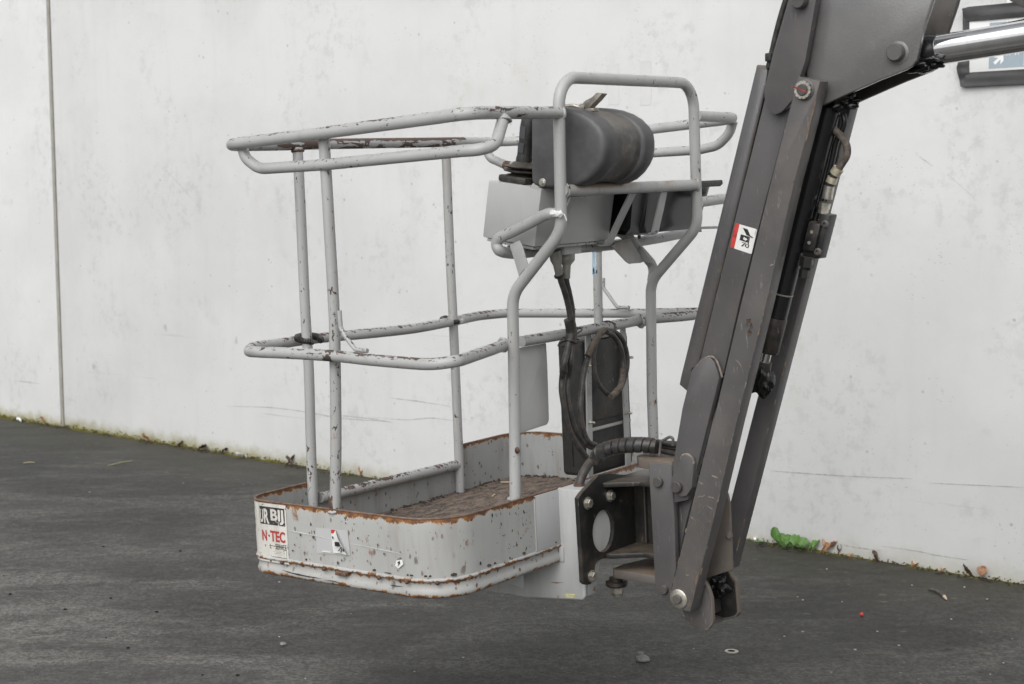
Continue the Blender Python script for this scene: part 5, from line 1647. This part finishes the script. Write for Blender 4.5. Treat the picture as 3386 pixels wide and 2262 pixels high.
for q in ([(0.8272,0.5842,0.0417),(0.8327,0.5842,0.038),(0.8405,0.5842,0.0366)], [(0.8188,0.5842,-0.004),(0.8288,0.5842,0.0017),(0.8348,0.5842,0.0006),(0.8444,0.5842,0.0071)], [(0.8521,0.5842,0.0017),(0.8637,0.5842,0.0014),(0.8751,0.5842,-0.0013)], [(0.8478,0.5842,-0.0244),(0.8578,0.5842,-0.0276),(0.8669,0.5842,-0.0317)],
          [(0.8661,0.5842,0.0626),(0.8775,0.5842,0.0594),(0.8898,0.5842,0.0571)], [(0.8934,0.5842,0.078),(0.8968,0.5842,0.0722),(0.8984,0.5842,0.065)], [(0.794,0.5842,-0.0555),(0.8012,0.5842,-0.0631),(0.8111,0.5842,-0.0745)], [(0.7707,0.5842,-0.2246),(0.7768,0.5842,-0.2264),(0.784,0.5842,-0.2243)],
          [(0.8847,0.5842,0.2044),(0.8829,0.5842,0.1922),(0.8802,0.5842,0.182)], [(0.8448,0.5842,0.1069),(0.8454,0.5842,0.0989),(0.8441,0.5842,0.0906)], [(0.9539,0.5842,0.383),(0.9688,0.5842,0.369),(0.9787,0.5842,0.3402)], [(1.065,0.5842,0.634),(1.0715,0.5842,0.6362),(1.0779,0.5842,0.6377)], [(1.0369,0.5842,0.5649),(1.0452,0.5842,0.5573),(1.0515,0.5842,0.5535)]):
    gouge(q, .0016, 'tan_scuff', near_link, 'paint_scuff')
def mud_material():
    s = NT('dried_mud_film')
    n = s.noise(55, 6, .75)
    b_ = s.noise(9, 3, .6)
    s.put(s.b.inputs['Alpha'], s.math('MULTIPLY', s.ramp(n, .46, .66), s.ramp(b_, .40, .62, .05, .5)))
    return s.done((.22, .175, .13), .9)
M['mud'] = mud_material()
def film(q, l, parent, name='mud_film'):
    bm = bmesh.new()
    flat_poly(bm, [(a, l, b) for a, b in q])
    return finish(bm, name, 'mud', parent)
film([(0.8051,-0.0166),(0.8236,0.0342),(0.8834,0.0227),(0.8405,-0.12),(0.7824,-0.3278),(0.7681,-0.3284),(0.7159,-0.31),(0.7235,-0.2808)], .5835, near_link)
film([(0.9558,0.2522),(0.9504,0.228),(0.8738,-0.0432),(0.785,-0.3233),(0.7709,-0.3188),(0.8627,-0.0319),(0.9369,0.2273)], .5832, near_link)
film([(0.8925,0.6469),(0.9039,0.6506),(0.8412,0.4447),(0.8099,0.3557),(0.8044,0.3563),(0.853,0.5086)], .6388, beam)
film([(0.8416,0.5992),(0.884,0.6345),(0.8599,0.5435),(0.8045,0.3705),(0.751,0.3241)], .6490, beam)
# ---- bottom yoke (cup) below the pins
yk = [(0.7141,-0.351),(0.7254,-0.3709),(0.7439,-0.394),(0.7836,-0.3999),(0.7981,-0.3958),(0.8127,-0.3769),(0.8147,-0.3631),(0.8133,-0.3043),(0.8031,-0.274),(0.7895,-0.2567),(0.786,-0.2487),(0.7571,-0.2521)]
aplate('yoke_plate', poly_round(yk, .003), .650, .012, 'boom_low', .003)
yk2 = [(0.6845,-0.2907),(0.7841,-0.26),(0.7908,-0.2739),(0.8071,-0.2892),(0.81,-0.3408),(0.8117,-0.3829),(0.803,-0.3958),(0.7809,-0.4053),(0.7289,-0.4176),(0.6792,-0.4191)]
aplate('yoke_plate', poly_round(yk2, .004), .800, .014, 'black', .003)  # far plate in black: grease plus the shade between the plates, painted in
aplate('yoke_edge', [(0.7853,-0.2594),(0.792,-0.2733),(0.8083,-0.2886),(0.8111,-0.3401),(0.8129,-0.3823),(0.8042,-0.3952),(0.782,-0.4047),(0.7301,-0.4169),(0.7329,-0.4104),(0.7798,-0.3989),(0.7996,-0.3897),(0.8072,-0.3796),(0.8053,-0.3417),(0.8013,-0.2947),(0.786,-0.2783),(0.7803,-0.2617)], .7975, .019, 'boom_tan', .002)
aplate('yoke_edge', [(0.7867,-0.2484),(0.7902,-0.2556),(0.8042,-0.2733),(0.8144,-0.304),(0.8158,-0.3627),(0.8138,-0.3773),(0.7997,-0.3957),(0.7852,-0.3999),(0.7878,-0.394),(0.797,-0.3906),(0.8081,-0.3756),(0.81,-0.3635),(0.8086,-0.3064),(0.7988,-0.2773),(0.7852,-0.2604),(0.7818,-0.2507)], .6485, .015, 'boom_tan', .002)
yb0 = Vector([(0.8089,0.655,-0.3744)][0]); yb1 = Vector([(0.7687,0.8,-0.4035)][0])
bm = bmesh.new()
flat = [(yb0.x - .10, .655, yb0.z + .006), (yb0.x - .012, .655, yb0.z), (yb1.x - .012, .805, yb1.z), (yb0.x - .10, .805, yb1.z + .01)]
f = bm.faces.new([bm.verts.new(p) for p in flat])
r_ = bmesh.ops.extrude_face_region(bm, geom=[f])
for v in [e for e in r_['geom'] if isinstance(e, bmesh.types.BMVert)]:
    v.co.z -= .012
finish(bm, 'yoke_floor', 'boom_low', arm)
bm = bmesh.new()
bk0 = Vector([(0.7847,0.66,-0.2533)][0])
box_bm(bm, (bk0.x - .035, .73, bk0.z - .055), .008, .14, .15, .001)
finish(bm, 'yoke_back', 'boom_in_shade', arm)
lump('grease_lump', [(0.7587,0.77,-0.2989)][0], .033, 'grease', arm, seed=3, amp=.5, sub=4, sc=(1.1, 1, 1.2))
# tapered mud-coloured plate facing out above the cup
tp = [Vector(p) for p in [(0.8466,0.64,-0.0691),(0.7969,0.64,-0.2473)]]
q_ = [(0.7825,0.79,-0.0169),(0.7937,0.79,-0.0394),(0.7986,0.79,-0.0604),(0.8007,0.79,-0.1672),(0.8007,0.79,-0.2532)]
aplate('rear_plate', [(0.8097,-0.0391),(0.8349,0.0016),(0.8427,-0.0162),(0.8484,-0.0399),(0.849,-0.1445),(0.8504,-0.2297),(0.8398,-0.2347),(0.7557,-0.2679),(0.7754,-0.1775),(0.7974,-0.1076)], .705, .012, 'boom_tan', .002)
bolt('plate_bolt', [(0.8459,0.704,-0.1312)][0], (.5, -1, 0), .0075, 'boom_tan', arm, .012)

# ---- far bar
fq = [(1.1564,1.0575),(1.2092,1.0537),(0.7936,-0.2561),(0.7308,-0.2633),(0.964,0.4618)]
aplate('far_bar', fq, .80, .046, 'boom', .003)

edge_nicks([(1.2084,0.801,1.0446),(0.9867,0.801,0.3526)] + [(0.9866,0.801,0.3501),(0.8142,0.801,-0.1899)], 16, arm, .0016, 9)
# ---- black cylinder between the links
ax_ = [Vector(p) for p in [(1.1896,0.715,1.0601)] + [(1.106,0.715,0.8089),(1.0549,0.715,0.6013),(0.9766,0.715,0.3918)]]
d_ = (ax_[-1] - ax_[0]).normalized()
cyl = finish(tube_bm(bmesh.new(), [ax_[0], ax_[0] + d_ * ((ax_[-1] - ax_[0]).length)], .0315, 26), 'lift_cylinder', 'black_gloss', arm, angle=50)
e_ = ax_[-1]
lathe('cylinder_gland', e_ - d_ * .10, d_, [(0, .0325), (.004, .0335), (.095, .0335), (.100, .030)], 'black', cyl, 26)
lathe('cylinder_gland', e_ - d_ * .17, d_, [(0, .0322), (.002, .0326), (.004, .0322)], 'zinc_dull', cyl, 26)
lathe('cylinder_rod', e_, d_, [(-.01, .016), (.03, .016)], 'chrome', cyl, 20)
lathe('rod_eye', e_ + d_ * .028, d_, [(0, .022), (.02, .024), (.06, .024)], 'black', cyl, 18)
lump('grease_lump', e_ + d_ * .075 + Vector((.004, 0, 0)), .034, 'grease', cyl, seed=6, amp=.45, sub=4, sc=(.95, .8, 1.5))
# transfer tube alongside, hose, fittings and valve block
tube('transfer_tube', spline([(1.212,0.735,1.017),(1.2158,0.735,1.0002),(1.209,0.735,0.9776),(1.192,0.735,0.9521),(1.1797,0.735,0.9096),(1.1532,0.735,0.824),(1.1209,0.735,0.7374)], 5), .0085, 'black_gloss', cyl, 10)
hz = [(1.1521,0.72,1.0176),(1.1645,0.72,1.0052),(1.1947,0.72,0.9784),(1.2175,0.72,0.9556),(1.2283,0.72,0.932),(1.2269,0.72,0.9106),(1.2138,0.72,0.8915),(1.2014,0.72,0.8756)]
tube('arm_hose', spline(hz, 5), .0100, 'hose_tan', arm, 12)
M['yellow_zinc'] = simple('yellow_zinc_fitting', (.60, .55, .42), .4, .55, .15, 50, .1, dust=.15)
ft = [(1.2036,0.72,0.8788),(1.1912,0.72,0.8644),(1.1862,0.72,0.8564),(1.1796,0.72,0.8417),(1.175,0.72,0.8336),(1.1674,0.72,0.8005),(1.1623,0.72,0.7906),(1.1574,0.72,0.7757),(1.1551,0.72,0.7624)]
for i, (a, b, r_, m_, sg_) in enumerate(((0, 1, .0175, 'yellow_zinc', 16), (1, 2, .0125, 'rubber', 14), (2, 3, .0165, 'yellow_zinc', 16), (3, 4, .0125, 'rubber', 14), (4, 5, .0165, 'zinc', 16), (6, 7, .0185, 'zinc', 6), (7, 8, .0155, 'zinc', 6))):
    bm = tube_bm(bmesh.new(), [ft[a], ft[b]], r_ * .86, sg_)
    finish(bm, 'hose_fitting', m_, arm, angle=30)
vb = aplate('valve_block', [(1.1524,0.7642),(1.1844,0.758),(1.1486,0.6436),(1.1338,0.6445),(1.0987,0.6551),(1.1029,0.6685),(1.1251,0.7449),(1.1479,0.7383)], .700, .045, 'black', .003)
aplate('valve_body', [(1.1283,0.7424),(1.162,0.7348),(1.1406,0.6632),(1.1066,0.6694)], .688, .03, 'black', .003, parent=vb)
for p in [(1.1721,0.699,0.7354),(1.1486,0.699,0.6629)]:
    lathe('socket_screw', p, (0, -1, 0), [(0, .0098), (.007, .0098), (.008, .0085), (.0081, .0045), (.004, .0045)], 'steel_dark', vb, 16)
for p in [(1.1379,0.687,0.7157),(1.1296,0.687,0.6874)]:
    lathe('valve_plug', p, (0, -1, 0), [(0, .0045), (.003, .0045)], 'zinc_dull', vb, 12)
vf = [(1.1172,0.7,0.6498),(1.1115,0.7,0.6228),(1.1076,0.7,0.616),(1.1031,0.7,0.594)]
for a, b, r_ in ((0, 1, .0195), (1, 2, .0135), (2, 3, .0155)):
    bm = tube_bm(bmesh.new(), [vf[a], vf[b]], r_, 6)
    finish(bm, 'valve_fitting', 'black', vb, angle=25)

# ---- boom head: two cheek plates, pins, lining
ck = [(1.1879,1.3446),(1.5098,1.3065),(1.5002,1.2741),(1.4748,1.2093),(1.4582,1.1458),(1.4534,1.132),(1.4409,1.1189),(1.4239,1.1118),(1.3522,1.0919),(1.2428,1.0566),(1.1965,1.0407),(1.1769,1.0466),(1.1706,1.059),(1.156,1.1229),(1.1518,1.1471),(1.1547,1.1856)]
head = aplate('boom_head', poly_round(ck, .004), .648, .018, 'boom_plate', .003)
aplate('boom_head', poly_round(ck, .004), .800, .018, 'boom_in_shade', .003)
pin('head_pin', [(1.4051,0.648,1.1563)][0], (0, -1, 0), .0225, .020, 'boom', head)
lathe('pin_seat', [(1.4063,0.648,1.1548)][0], (0, -1, 0), [(-.002, .029), (.001, .029), (.002, .027)], 'boom_plate', head, 28)
bm = bmesh.new()
a_, b_, c_ = [Vector(p) for p in [(1.1917,0.66,1.0487),(1.4197,0.66,1.1182),(1.4482,0.66,1.1614)]]
for P, Q in ((a_, b_),):
    vs_ = [P + Vector((0, .006, .02)), Q + Vector((0, .006, .02)), Q + Vector((0, .14, .02)), P + Vector((0, .14, .02))]
    f = bm.faces.new([bm.verts.new(v) for v in vs_])
    r_ = bmesh.ops.extrude_face_region(bm, geom=[f])
    for v in [e for e in r_['geom'] if isinstance(e, bmesh.types.BMVert)]:
        v.co.z += .012
finish(bm, 'head_floor', 'boom_in_shade', head)
# chrome rod of the main cylinder and its greased eye
ra = Vector([(1.4723,0.725,1.1585)][0])
rb = Vector([(1.6946,0.725,1.1709)][0])
rd_ = (rb - ra).normalized()
ext = rb + rd_ * 1.1
rod = finish(tube_bm(bmesh.new(), [ra, ext], .0375, 40), 'chrome_rod', 'chrome', arm, angle=60)
lathe('rod_collar', ra - rd_ * .045, rd_, [(0, .030), (.008, .042), (.040, .042), (.047, .0395), (.055, .0395)], 'black_gloss', rod, 30)
lathe('rod_eye', Vector([(1.4289,0.69,1.1501)][0]), (0, 1, 0), [(0, .044), (.08, .044)], 'grease', rod, 26)
lump('grease_lump', [(1.4409,0.7,1.1278)][0], .030, 'grease', rod, seed=8, amp=.6, sub=4, sc=(2.0, 1, .7))
lump('grease_lump', [(1.2246,0.7,1.0469)][0], .022, 'grease', head, seed=11, amp=.6, sub=4, sc=(2.2, 1, .9))
rod2 = [(1.4942,0.83,1.1936),(1.6578,0.83,1.2122)]
tube('rod_guard', [rod2[0], Vector(rod2[1]), Vector(rod2[1]) + (Vector(rod2[1]) - Vector(rod2[0])) * 2], .011, 'black_gloss', rod, 10)
# the main boom, only its lower corner shows at the picture edge
mq = [(1.6969,1.2493),(1.733,1.2264),(1.8275,1.1664),(1.9066,1.2001),(1.6937,1.3041)]
aplate('main_boom', mq, .62, .18, 'boom', .004)

# embossed part numbers
def emboss(s, p0, p1, hgt_, l, parent, mat='boom'):
    A, B = Vector(p0), Vector(p1)
    t = (B - A)
    L_ = t.length
    t = t / L_
    n_ = Vector((-t.z, 0, t.x))
    bmx_ = fit_text(s, 0, L_, 0, hgt_, lambda x, y: Vector((A.x, l, A.z)) + t * x + n_ * y)
    return finish(bmx_, 'embossed_number', mat, parent)
M['emboss'] = simple('worn_embossing', (.115, .112, .11), .5)
emboss('202 0900 0620/0', [(0.6707,0.62,-0.1546)][0], [(0.6678,0.62,-0.0886)][0], .0085, .6194, kn, 'emboss')
emboss('M9601 11070-0520', [(0.8084,0.645,0.2397)][0], [(0.8284,0.645,0.3072)][0], .007, .6255, arm, 'emboss')

# ================================================================== SMALL THINGS ON THE GROUND
def ground_thing(bm, name, mat, label, cat, group=None, loc=(0, 0, 0), angle=40):
    o = finish(bm, name, mat, angle=angle)
    o.location = loc
    o['label'] = label
    o['category'] = cat
    if group:
        o['group'] = group
    return o

# moss along the wall foot
M['moss'] = None
s = NT('moss')
mc = s.mix(s.ramp(s.noise(14, 5, .7, s.geo.outputs['Position']), .35, .65), (.07, .068, .016), (.20, .175, .03))
mc = s.mix(s.ramp(s.noise(4, 3, .6, s.geo.outputs['Position']), .52, .66), mc, (.07, .055, .03))
M['moss'] = s.done(mc, .95, 0, None, spec=.1)
WL = lambda t, d, z: WF @ Vector((t, -d, z))
it = []
for i in range(15000):
    t = rnd.uniform(-2.6, 9.2)
    dens = max(0.05, .85 * math.exp(-((t + .2) / 3.4) ** 2) + .42 * (1 if t > 5.4 else 0) + .12)
    dens *= .35 + 1.1 * max(0, noise.noise(Vector((t * 2.1, 3, 0))) + .45)
    if rnd.random() > dens:
        continue
    d = abs(rnd.gauss(0, .020)) + .001
    r_ = rnd.uniform(.002, .0055 if t < 5 else .004) * (1 - min(.7, d * 8))
    z_ = max(0, rnd.gauss(.003, .011 if t < 5 else .006)) if d < .012 else 0
    it.append((WL(t, d, z_), (r_ * rnd.uniform(.7, 1.6), r_ * rnd.uniform(.7, 1.6), r_ * rnd.uniform(.5, .95))))
o = blobs('moss_strip', it, 'moss')
o['label'] = 'yellow green moss growing along the foot of the concrete wall'
M['crumb'] = simple('dark_leaf_litter', (.035, .027, .02), .95, 0, .5, 50)
it = []
for i in range(1500):
    t = rnd.uniform(-2.6, 9.2)
    if noise.noise(Vector((t * 1.7, 8, 0))) < -.05:
        continue
    d = abs(rnd.gauss(.018, .025))
    r_ = rnd.uniform(.002, .007)
    it.append((WL(t, d, .002), (r_ * rnd.uniform(.7, 2.2), r_ * rnd.uniform(.7, 2.2), r_ * .5)))
o = blobs('leaf_litter', it, 'crumb')
o['label'] = 'dark crumbs of leaf litter scattered along the wall foot'
# weed with rounded leaves at the wall foot
LEAF = {}
def leaf_mat(name, a, b):
    s = NT(name)
    c = s.mix(s.ramp(s.noise(60, 4, .6), .35, .65), a, b)
    s.b.inputs['Subsurface Weight'].default_value = 0
    return s.done(c, .45, 0, s.bump(s.noise(120, 3, .6), .3, .002))
M['leaf'] = leaf_mat('weed_leaf', (.050, .125, .018), (.090, .20, .032))
M['leaf_pale'] = leaf_mat('weed_leaf_pale', (.075, .155, .045), (.115, .21, .07))
M['leaf_dry'] = leaf_mat('dry_brown_leaf', (.24, .12, .06), (.36, .20, .11))
M['leaf_dark'] = leaf_mat('dry_dark_leaf', (.05, .03, .02), (.11, .07, .045))
def leaf_bm(length, width, curl=.3, fold=.25, nx=4, ny=8, seed=0, thick=.0012, wav=.08):
    """a leaf blade growing along +y from the origin, with a midrib fold, curl and thickness"""
    bm = bmesh.new()
    rows_ = []
    for j in range(ny + 1):
        t = j / ny
        w_ = width * .5 * max(.10 * (1 - t), math.sqrt(max(0, 1 - ((t - .62) / .385) ** 2)))
        w_ = max(w_, .0012)
        row = []
        for i in range(-nx, nx + 1):
            x = w_ * i / nx
            zz = abs(i / nx) ** 1.3 * fold * w_ + curl * length * t * t + wav * width * noise.noise(Vector((i * .7, t * 5, seed)))
            row.append(bm.verts.new((x, length * t, zz)))
        rows_.append(row)
    for A, B in zip(rows_, rows_[1:]):
        for k in range(2 * nx):
            bm.faces.new((A[k], A[k + 1], B[k + 1], B[k]))
    r_ = bmesh.ops.extrude_face_region(bm, geom=bm.faces[:])
    for v in [e for e in r_['geom'] if isinstance(e, bmesh.types.BMVert)]:
        v.co.z -= thick
    return bm
wbase = Vector([(1.267,6.8588,0)][0])
weed = bpy.data.objects.new('weed_plant', None)
COL.objects.link(weed)
weed.location = wbase
weed['label'] = 'small weed with rounded green leaves growing at the wall foot right of the arm'
weed['category'] = 'plant'
xw = Vector((0.755793, -0.654811, 0.0))
def weed_leaf(gx, gy, L_, W_, lean, turn_, mat='leaf'):
    p = Vector(gx)
    bm = leaf_bm(L_, W_, curl=rnd.uniform(-.25, .15), fold=.35, seed=rnd.random() * 50)
    mt = Matrix.Translation(p - wbase) @ Matrix.Rotation(turn_, 4, 'Z') @ Matrix.Rotation(lean, 4, 'X')
    bmesh.ops.transform(bm, matrix=mt, verts=bm.verts)
    st_ = tube_bm(bm, [p - wbase + Vector((0, 0, -.01)), p - wbase], .0022, 6)
    o = finish(bm, 'leaf', mat, angle=70)
    o.parent = weed
    return o
# (crop x of the leaf foot, length, width, lean, turn)
for (cx_, cy_, L_, W_, ln, tn_, mt_) in ((430, 485, .115, .070, 1.25, .25, 'leaf'), (455, 490, .100, .066, .95, .9, 'leaf'), (515, 492, .095, .060, 1.2, .0, 'leaf'), (545, 500, .075, .060, .9, .6, 'leaf_pale'),
        (570, 500, .100, .055, 1.3, -.2, 'leaf'), (600, 508, .060, .058, .75, 2.6, 'leaf_pale'), (625, 505, .080, .055, 1.2, -.3, 'leaf'), (655, 505, .085, .060, 1.1, -.7, 'leaf'),
        (690, 510, .095, .060, 1.0, -.9, 'leaf'), (720, 510, .100, .050, 1.25, -.6, 'leaf'), (480, 495, .085, .055, 1.35, .3, 'leaf'), (640, 512, .055, .050, .6, 3.4, 'leaf_pale'), (530, 500, .060, .050, .5, 2.9, 'leaf')):
    px_ = wbase + xw * ((cx_ - 560) * .00060) + Vector((0, 0, .006)) - Vector((0.654811, 0.755793, 0.0)) * rnd.uniform(0, .03)
    weed_leaf(px_, 0, L_ * .72, W_ * .78, ln - .30, tn_ + rnd.uniform(-.5, .5), mt_)
# long leaf lying to the left
px_ = wbase + xw * (-.16 * .72) - Vector((0.654811, 0.755793, 0.0)) * .02 + Vector((0, 0, .012))
weed_leaf(px_, 0, .085, .036, .15, 2.0, 'leaf_pale')

def dry_leaf(loc, L_, W_, rz, tilt, mat, label, group='dry leaves along the wall foot', curl=.35):
    bm = leaf_bm(L_, W_, curl=curl, fold=.7, seed=rnd.random() * 90, wav=.35)
    bmesh.ops.transform(bm, matrix=Matrix.Rotation(rz, 4, 'Z') @ Matrix.Rotation(tilt, 4, 'X'), verts=bm.verts)
    lo = min(v.co.z for v in bm.verts)
    for v in bm.verts:
        v.co.z -= lo
    return ground_thing(bm, 'dry_leaf', mat, label, 'leaf', group, loc, 70)
GP = [(1.3718,6.7426,0),(1.4404,6.7283,0),(1.4784,6.6541,0),(1.5879,6.5795,0),(1.6999,6.4718,0),(1.7957,6.3902,0),(1.9373,6.2659,0),(1.9131,6.3098,0),(1.9783,6.2434,0)]
dl = ['large tan dry leaf propped beside the green weed', 'dark curled leaf just right of the tan leaf by the weed', 'small orange leaf flat on the moss right of the weed',
      'brown crumpled leaf midway along the right wall foot', 'orange brown leaf lying flat below the right wall', 'thin rust coloured leaf flat at the right wall foot',
      'brown folded leaf standing up near the right picture edge', 'blackened curled leaf beside the folded brown leaf', 'dark thin leaf scrap nearest the right picture edge']
prm = [(.15, .11, -1.0, .25, 'leaf_dry', .25), (.07, .03, -.9, .9, 'leaf_dark', .4), (.045, .03, .4, .1, 'leaf_dry', .1), (.08, .05, .9, .5, 'leaf_dark', .4), (.085, .04, -.7, .1, 'leaf_dry', .1), (.10, .035, -.8, .08, 'leaf_dry', .05),
       (.085, .06, -.2, .9, 'leaf_dry', .2), (.09, .05, 1.5, .4, 'leaf_dark', .5), (.10, .03, -.8, .15, 'leaf_dark', .2)]
for p, lab_, (L_, W_, rz, tl_, mt_, cu_) in zip(GP, dl, prm):
    dry_leaf(Vector(p), L_ * .62, W_ * .7, rz, tl_, mt_, lab_, curl=cu_)
GP = [(-3.3084,10.8505,0),(-2.3584,10.0095,0),(-2.1596,9.8034,0),(-2.0009,9.6694,0),(-1.8257,9.5304,0),(-1.3614,9.1093,0),(-1.3073,9.0723,0)] + [(-0.8771,8.7213,-0),(-0.7646,8.6567,0)]
dl = ['reddish leaf at the wall foot left of the joint', 'orange leaf in the moss midway along the left wall foot', 'dark leaf right after the orange one along the left wall foot', 'pale brown leaf between two dark ones at the left wall foot',
      'black twiggy leaf at the left wall foot near the paper scrap', 'dark curled leaf left of the basket corner post', 'brown curled leaf right beside the dark curled one', 'reddish leaf seen just over the entry bar', 'brown leaf tip behind the entry bar of the basket']
for p, lab_ in zip(GP, dl):
    dry_leaf(Vector(p), rnd.uniform(.045, .08), rnd.uniform(.025, .045), rnd.uniform(-2, 2), rnd.uniform(.1, .7), 'leaf_dark' if ('dark' in lab_ or 'black' in lab_) else 'leaf_dry', lab_, curl=rnd.uniform(.1, .5))
# paper scraps
M['paper'] = simple('white_paper', (.75, .75, .75), .7, 0, .05, 20)
for p, lab_, sz in (([(-1.6368,9.3954,0)][0], 'crumpled white paper scrap at the wall foot left of the basket', .075), ([(1.1164,6.9935,0)][0], 'pinkish white paper scrap beside the weed and arm', .03), ([(-3.5171,10.9592,0)][0], 'white scrap at the wall foot near the left picture edge', .06)):
    bm = leaf_bm(sz, sz * .5, .3, .6, seed=rnd.random() * 9, wav=.5)
    lo = min(v.co.z for v in bm.verts)
    bmesh.ops.transform(bm, matrix=Matrix.Translation((0, 0, -lo)) @ Matrix.Rotation(rnd.uniform(0, 3), 4, 'Z'), verts=bm.verts)
    ground_thing(bm, 'paper_scrap', 'paper', lab_, 'litter', 'paper scraps', p, 70)
# curved twig with a broken pale end
M['bark'] = simple('twig_bark', (.075, .07, .065), .9, 0, .4, 50, .6)
M['fresh_wood'] = simple('fresh_wood', (.55, .45, .32), .8, 0, .1, 40)
tg = [Vector(p) + Vector((0, 0, .006)) for p in [(1.676,6.1036,0),(1.6942,6.0788,0),(1.7015,6.0304,0),(1.7026,5.983,0),(1.6998,5.9403,0)]]
tb = tg[0].copy(); tb.z = 0
tw = bpy.data.objects.new('twig', None)
COL.objects.link(tw)
tw.location = tb
tw['label'] = 'short curved twig with a broken pale end on the asphalt'
tw['category'] = 'twig'
pp = spline([p - tb for p in tg], 4)
o = finish(tube_bm(bmesh.new(), pp[:13], [.0075 + .002 * noise.noise(Vector((i * .9, 0, 0))) for i in range(13)], 10), 'twig_bark', 'bark', angle=70); o.parent = tw
o = finish(tube_bm(bmesh.new(), pp[12:], [.0072, .006, .005, .004, .002][:len(pp[12:])], 8), 'broken_end', 'fresh_wood', angle=70); o.parent = tw
# washer, berry
wp = Vector([(0.7616,5.282,-0)][0])
bm = bmesh.new()
lathe_bm(bm, (0, 0, 0), (0, 0, 1), [(0, .0125), (0, .024), (.003, .024), (.0035, .0235), (.0035, .013)], 28)
bm.faces.ensure_lookup_table()
for f in [f for f in bm.faces if len(f.verts) > 4]:
    bm.faces.remove(f)
ground_thing(bm, 'washer', 'zinc', 'bright metal washer lying on the asphalt in front of the arm', 'washer', None, wp)
bp_ = Vector([(1.3178,5.73,0)][0])
bm = bmesh.new()
bmesh.ops.create_icosphere(bm, subdivisions=3, radius=.0078)
for v in bm.verts:
    v.co = v.co * (1 + .12 * noise.noise(v.co * 60)) + Vector((0, 0, .0068))
ground_thing(bm, 'berry', 'red', 'small bright red berry lying on the asphalt', 'berry', None, bp_, 80)
# stone near the bottom edge
M['stone'] = simple('grey_stone', (.22, .215, .205), .9, 0, .3, 30, .6)
def stone(p, r, label, group, mat='stone', seed=0):
    bm = bmesh.new()
    bmesh.ops.create_icosphere(bm, subdivisions=2, radius=1)
    for v in bm.verts:
        v.co = Vector((v.co.x * 1.3, v.co.y, v.co.z * .6)) * r * (1 + .3 * noise.noise(v.co * 1.4 + Vector((seed, 0, 0)))) + Vector((0, 0, r * .45))
    return ground_thing(bm, 'pebble', mat, label, 'stone', group, p, 35)
stone([(0.442,5.1832,0)][0], .020, 'largest grey stone on the asphalt below the basket near the bottom edge', 'pebbles on the asphalt', seed=3)
stone([(0.4408,5.2592,0)][0], .010, 'little grey stone just behind the largest one', 'pebbles on the asphalt', seed=5)
stone([(-0.8271,5.4043,0)][0], .010, 'single pale pebble on the asphalt below the sticker corner of the basket', 'pebbles on the asphalt', seed=6)
M['pale_stone'] = simple('pale_stone', (.36, .36, .345), .9, 0, .2, 30)
for i, p in enumerate([(-0.1763,5.2325,0),(1.6259,6.1816,0),(1.3627,5.3423,0),(1.2878,5.9326,0),(2.3141,7.303,0),(1.3357,6.4626,0),(1.324,4.9032,0),(1.6665,5.1308,0),(1.1973,5.2935,0),(-1.8491,8.5476,0),(-2.3103,8.3088,0),(-3.2954,10.6986,0),(-1.1582,7.2479,0),(-1.3747,8.19,0),(-0.9753,6.3022,0),(0.6779,4.9626,0),(-0.3364,5.0785,0),(-0.856,5.5036,0),(0.634,5.3223,0),(1.1394,5.9626,0),(1.6422,5.6739,0),(2.1629,6.979,0),(-0.6952,5.0109,0)] + [(1.8299,6.1446,0),(1.8639,5.9573,0),(1.3279,5.5182,0),(1.0605,5.0396,0),(1.5831,5.0072,0),(1.0562,5.5215,0),(0.9787,5.4638,0),(1.1276,6.0098,0)]):
    stone(p, rnd.uniform(.002, .004), 'tiny pale pebble on the dark asphalt', 'tiny pale pebbles', 'pale_stone', seed=i)
M['tar'] = simple('dark_tar_spot', (.012, .012, .012), .8, 0, .3, 30)
for i, p in enumerate([(-1.7496,5.8969,0),(-1.4875,5.5049,0),(-1.0471,5.0564,0),(-2.0402,6.1338,0),(-1.885,6.9811,0),(-1.5101,6.8799,0),(-1.3822,5.852,0),(-1.6149,6.0622,0),(-2.1685,6.4447,0),(-1.3754,5.3746,0),(-0.9275,5.0494,0)]):
    stone(p, rnd.uniform(.003, .006), 'small black crumb on the dark asphalt', 'black crumbs on the asphalt', 'tar', seed=i + 40)
# straw bits at left
M['straw'] = simple('dry_straw', (.30, .27, .17), .8, 0, .2, 40)
for p, q, lab_ in (([(-2.9586,9.2283,0)][0], [(-2.8963,9.2474,0)][0], 'short straw bit on the asphalt near the left picture edge'), ([(-2.415,9.1153,0)][0], [(-2.3132,9.2748,0)][0], 'long pale straw on the asphalt between wall and basket')):
    a, b = Vector(p), Vector(q)
    bm = tube_bm(bmesh.new(), [Vector((0, 0, .004)), (b - a) * .5 + Vector((0, 0, .008)), (b - a) + Vector((0, 0, .004))], .0035, 6)
    ground_thing(bm, 'straw', 'straw', lab_, 'straw', 'straws', a)

for o in bpy.data.objects:
    if '_base' in o:
        del o['_base']
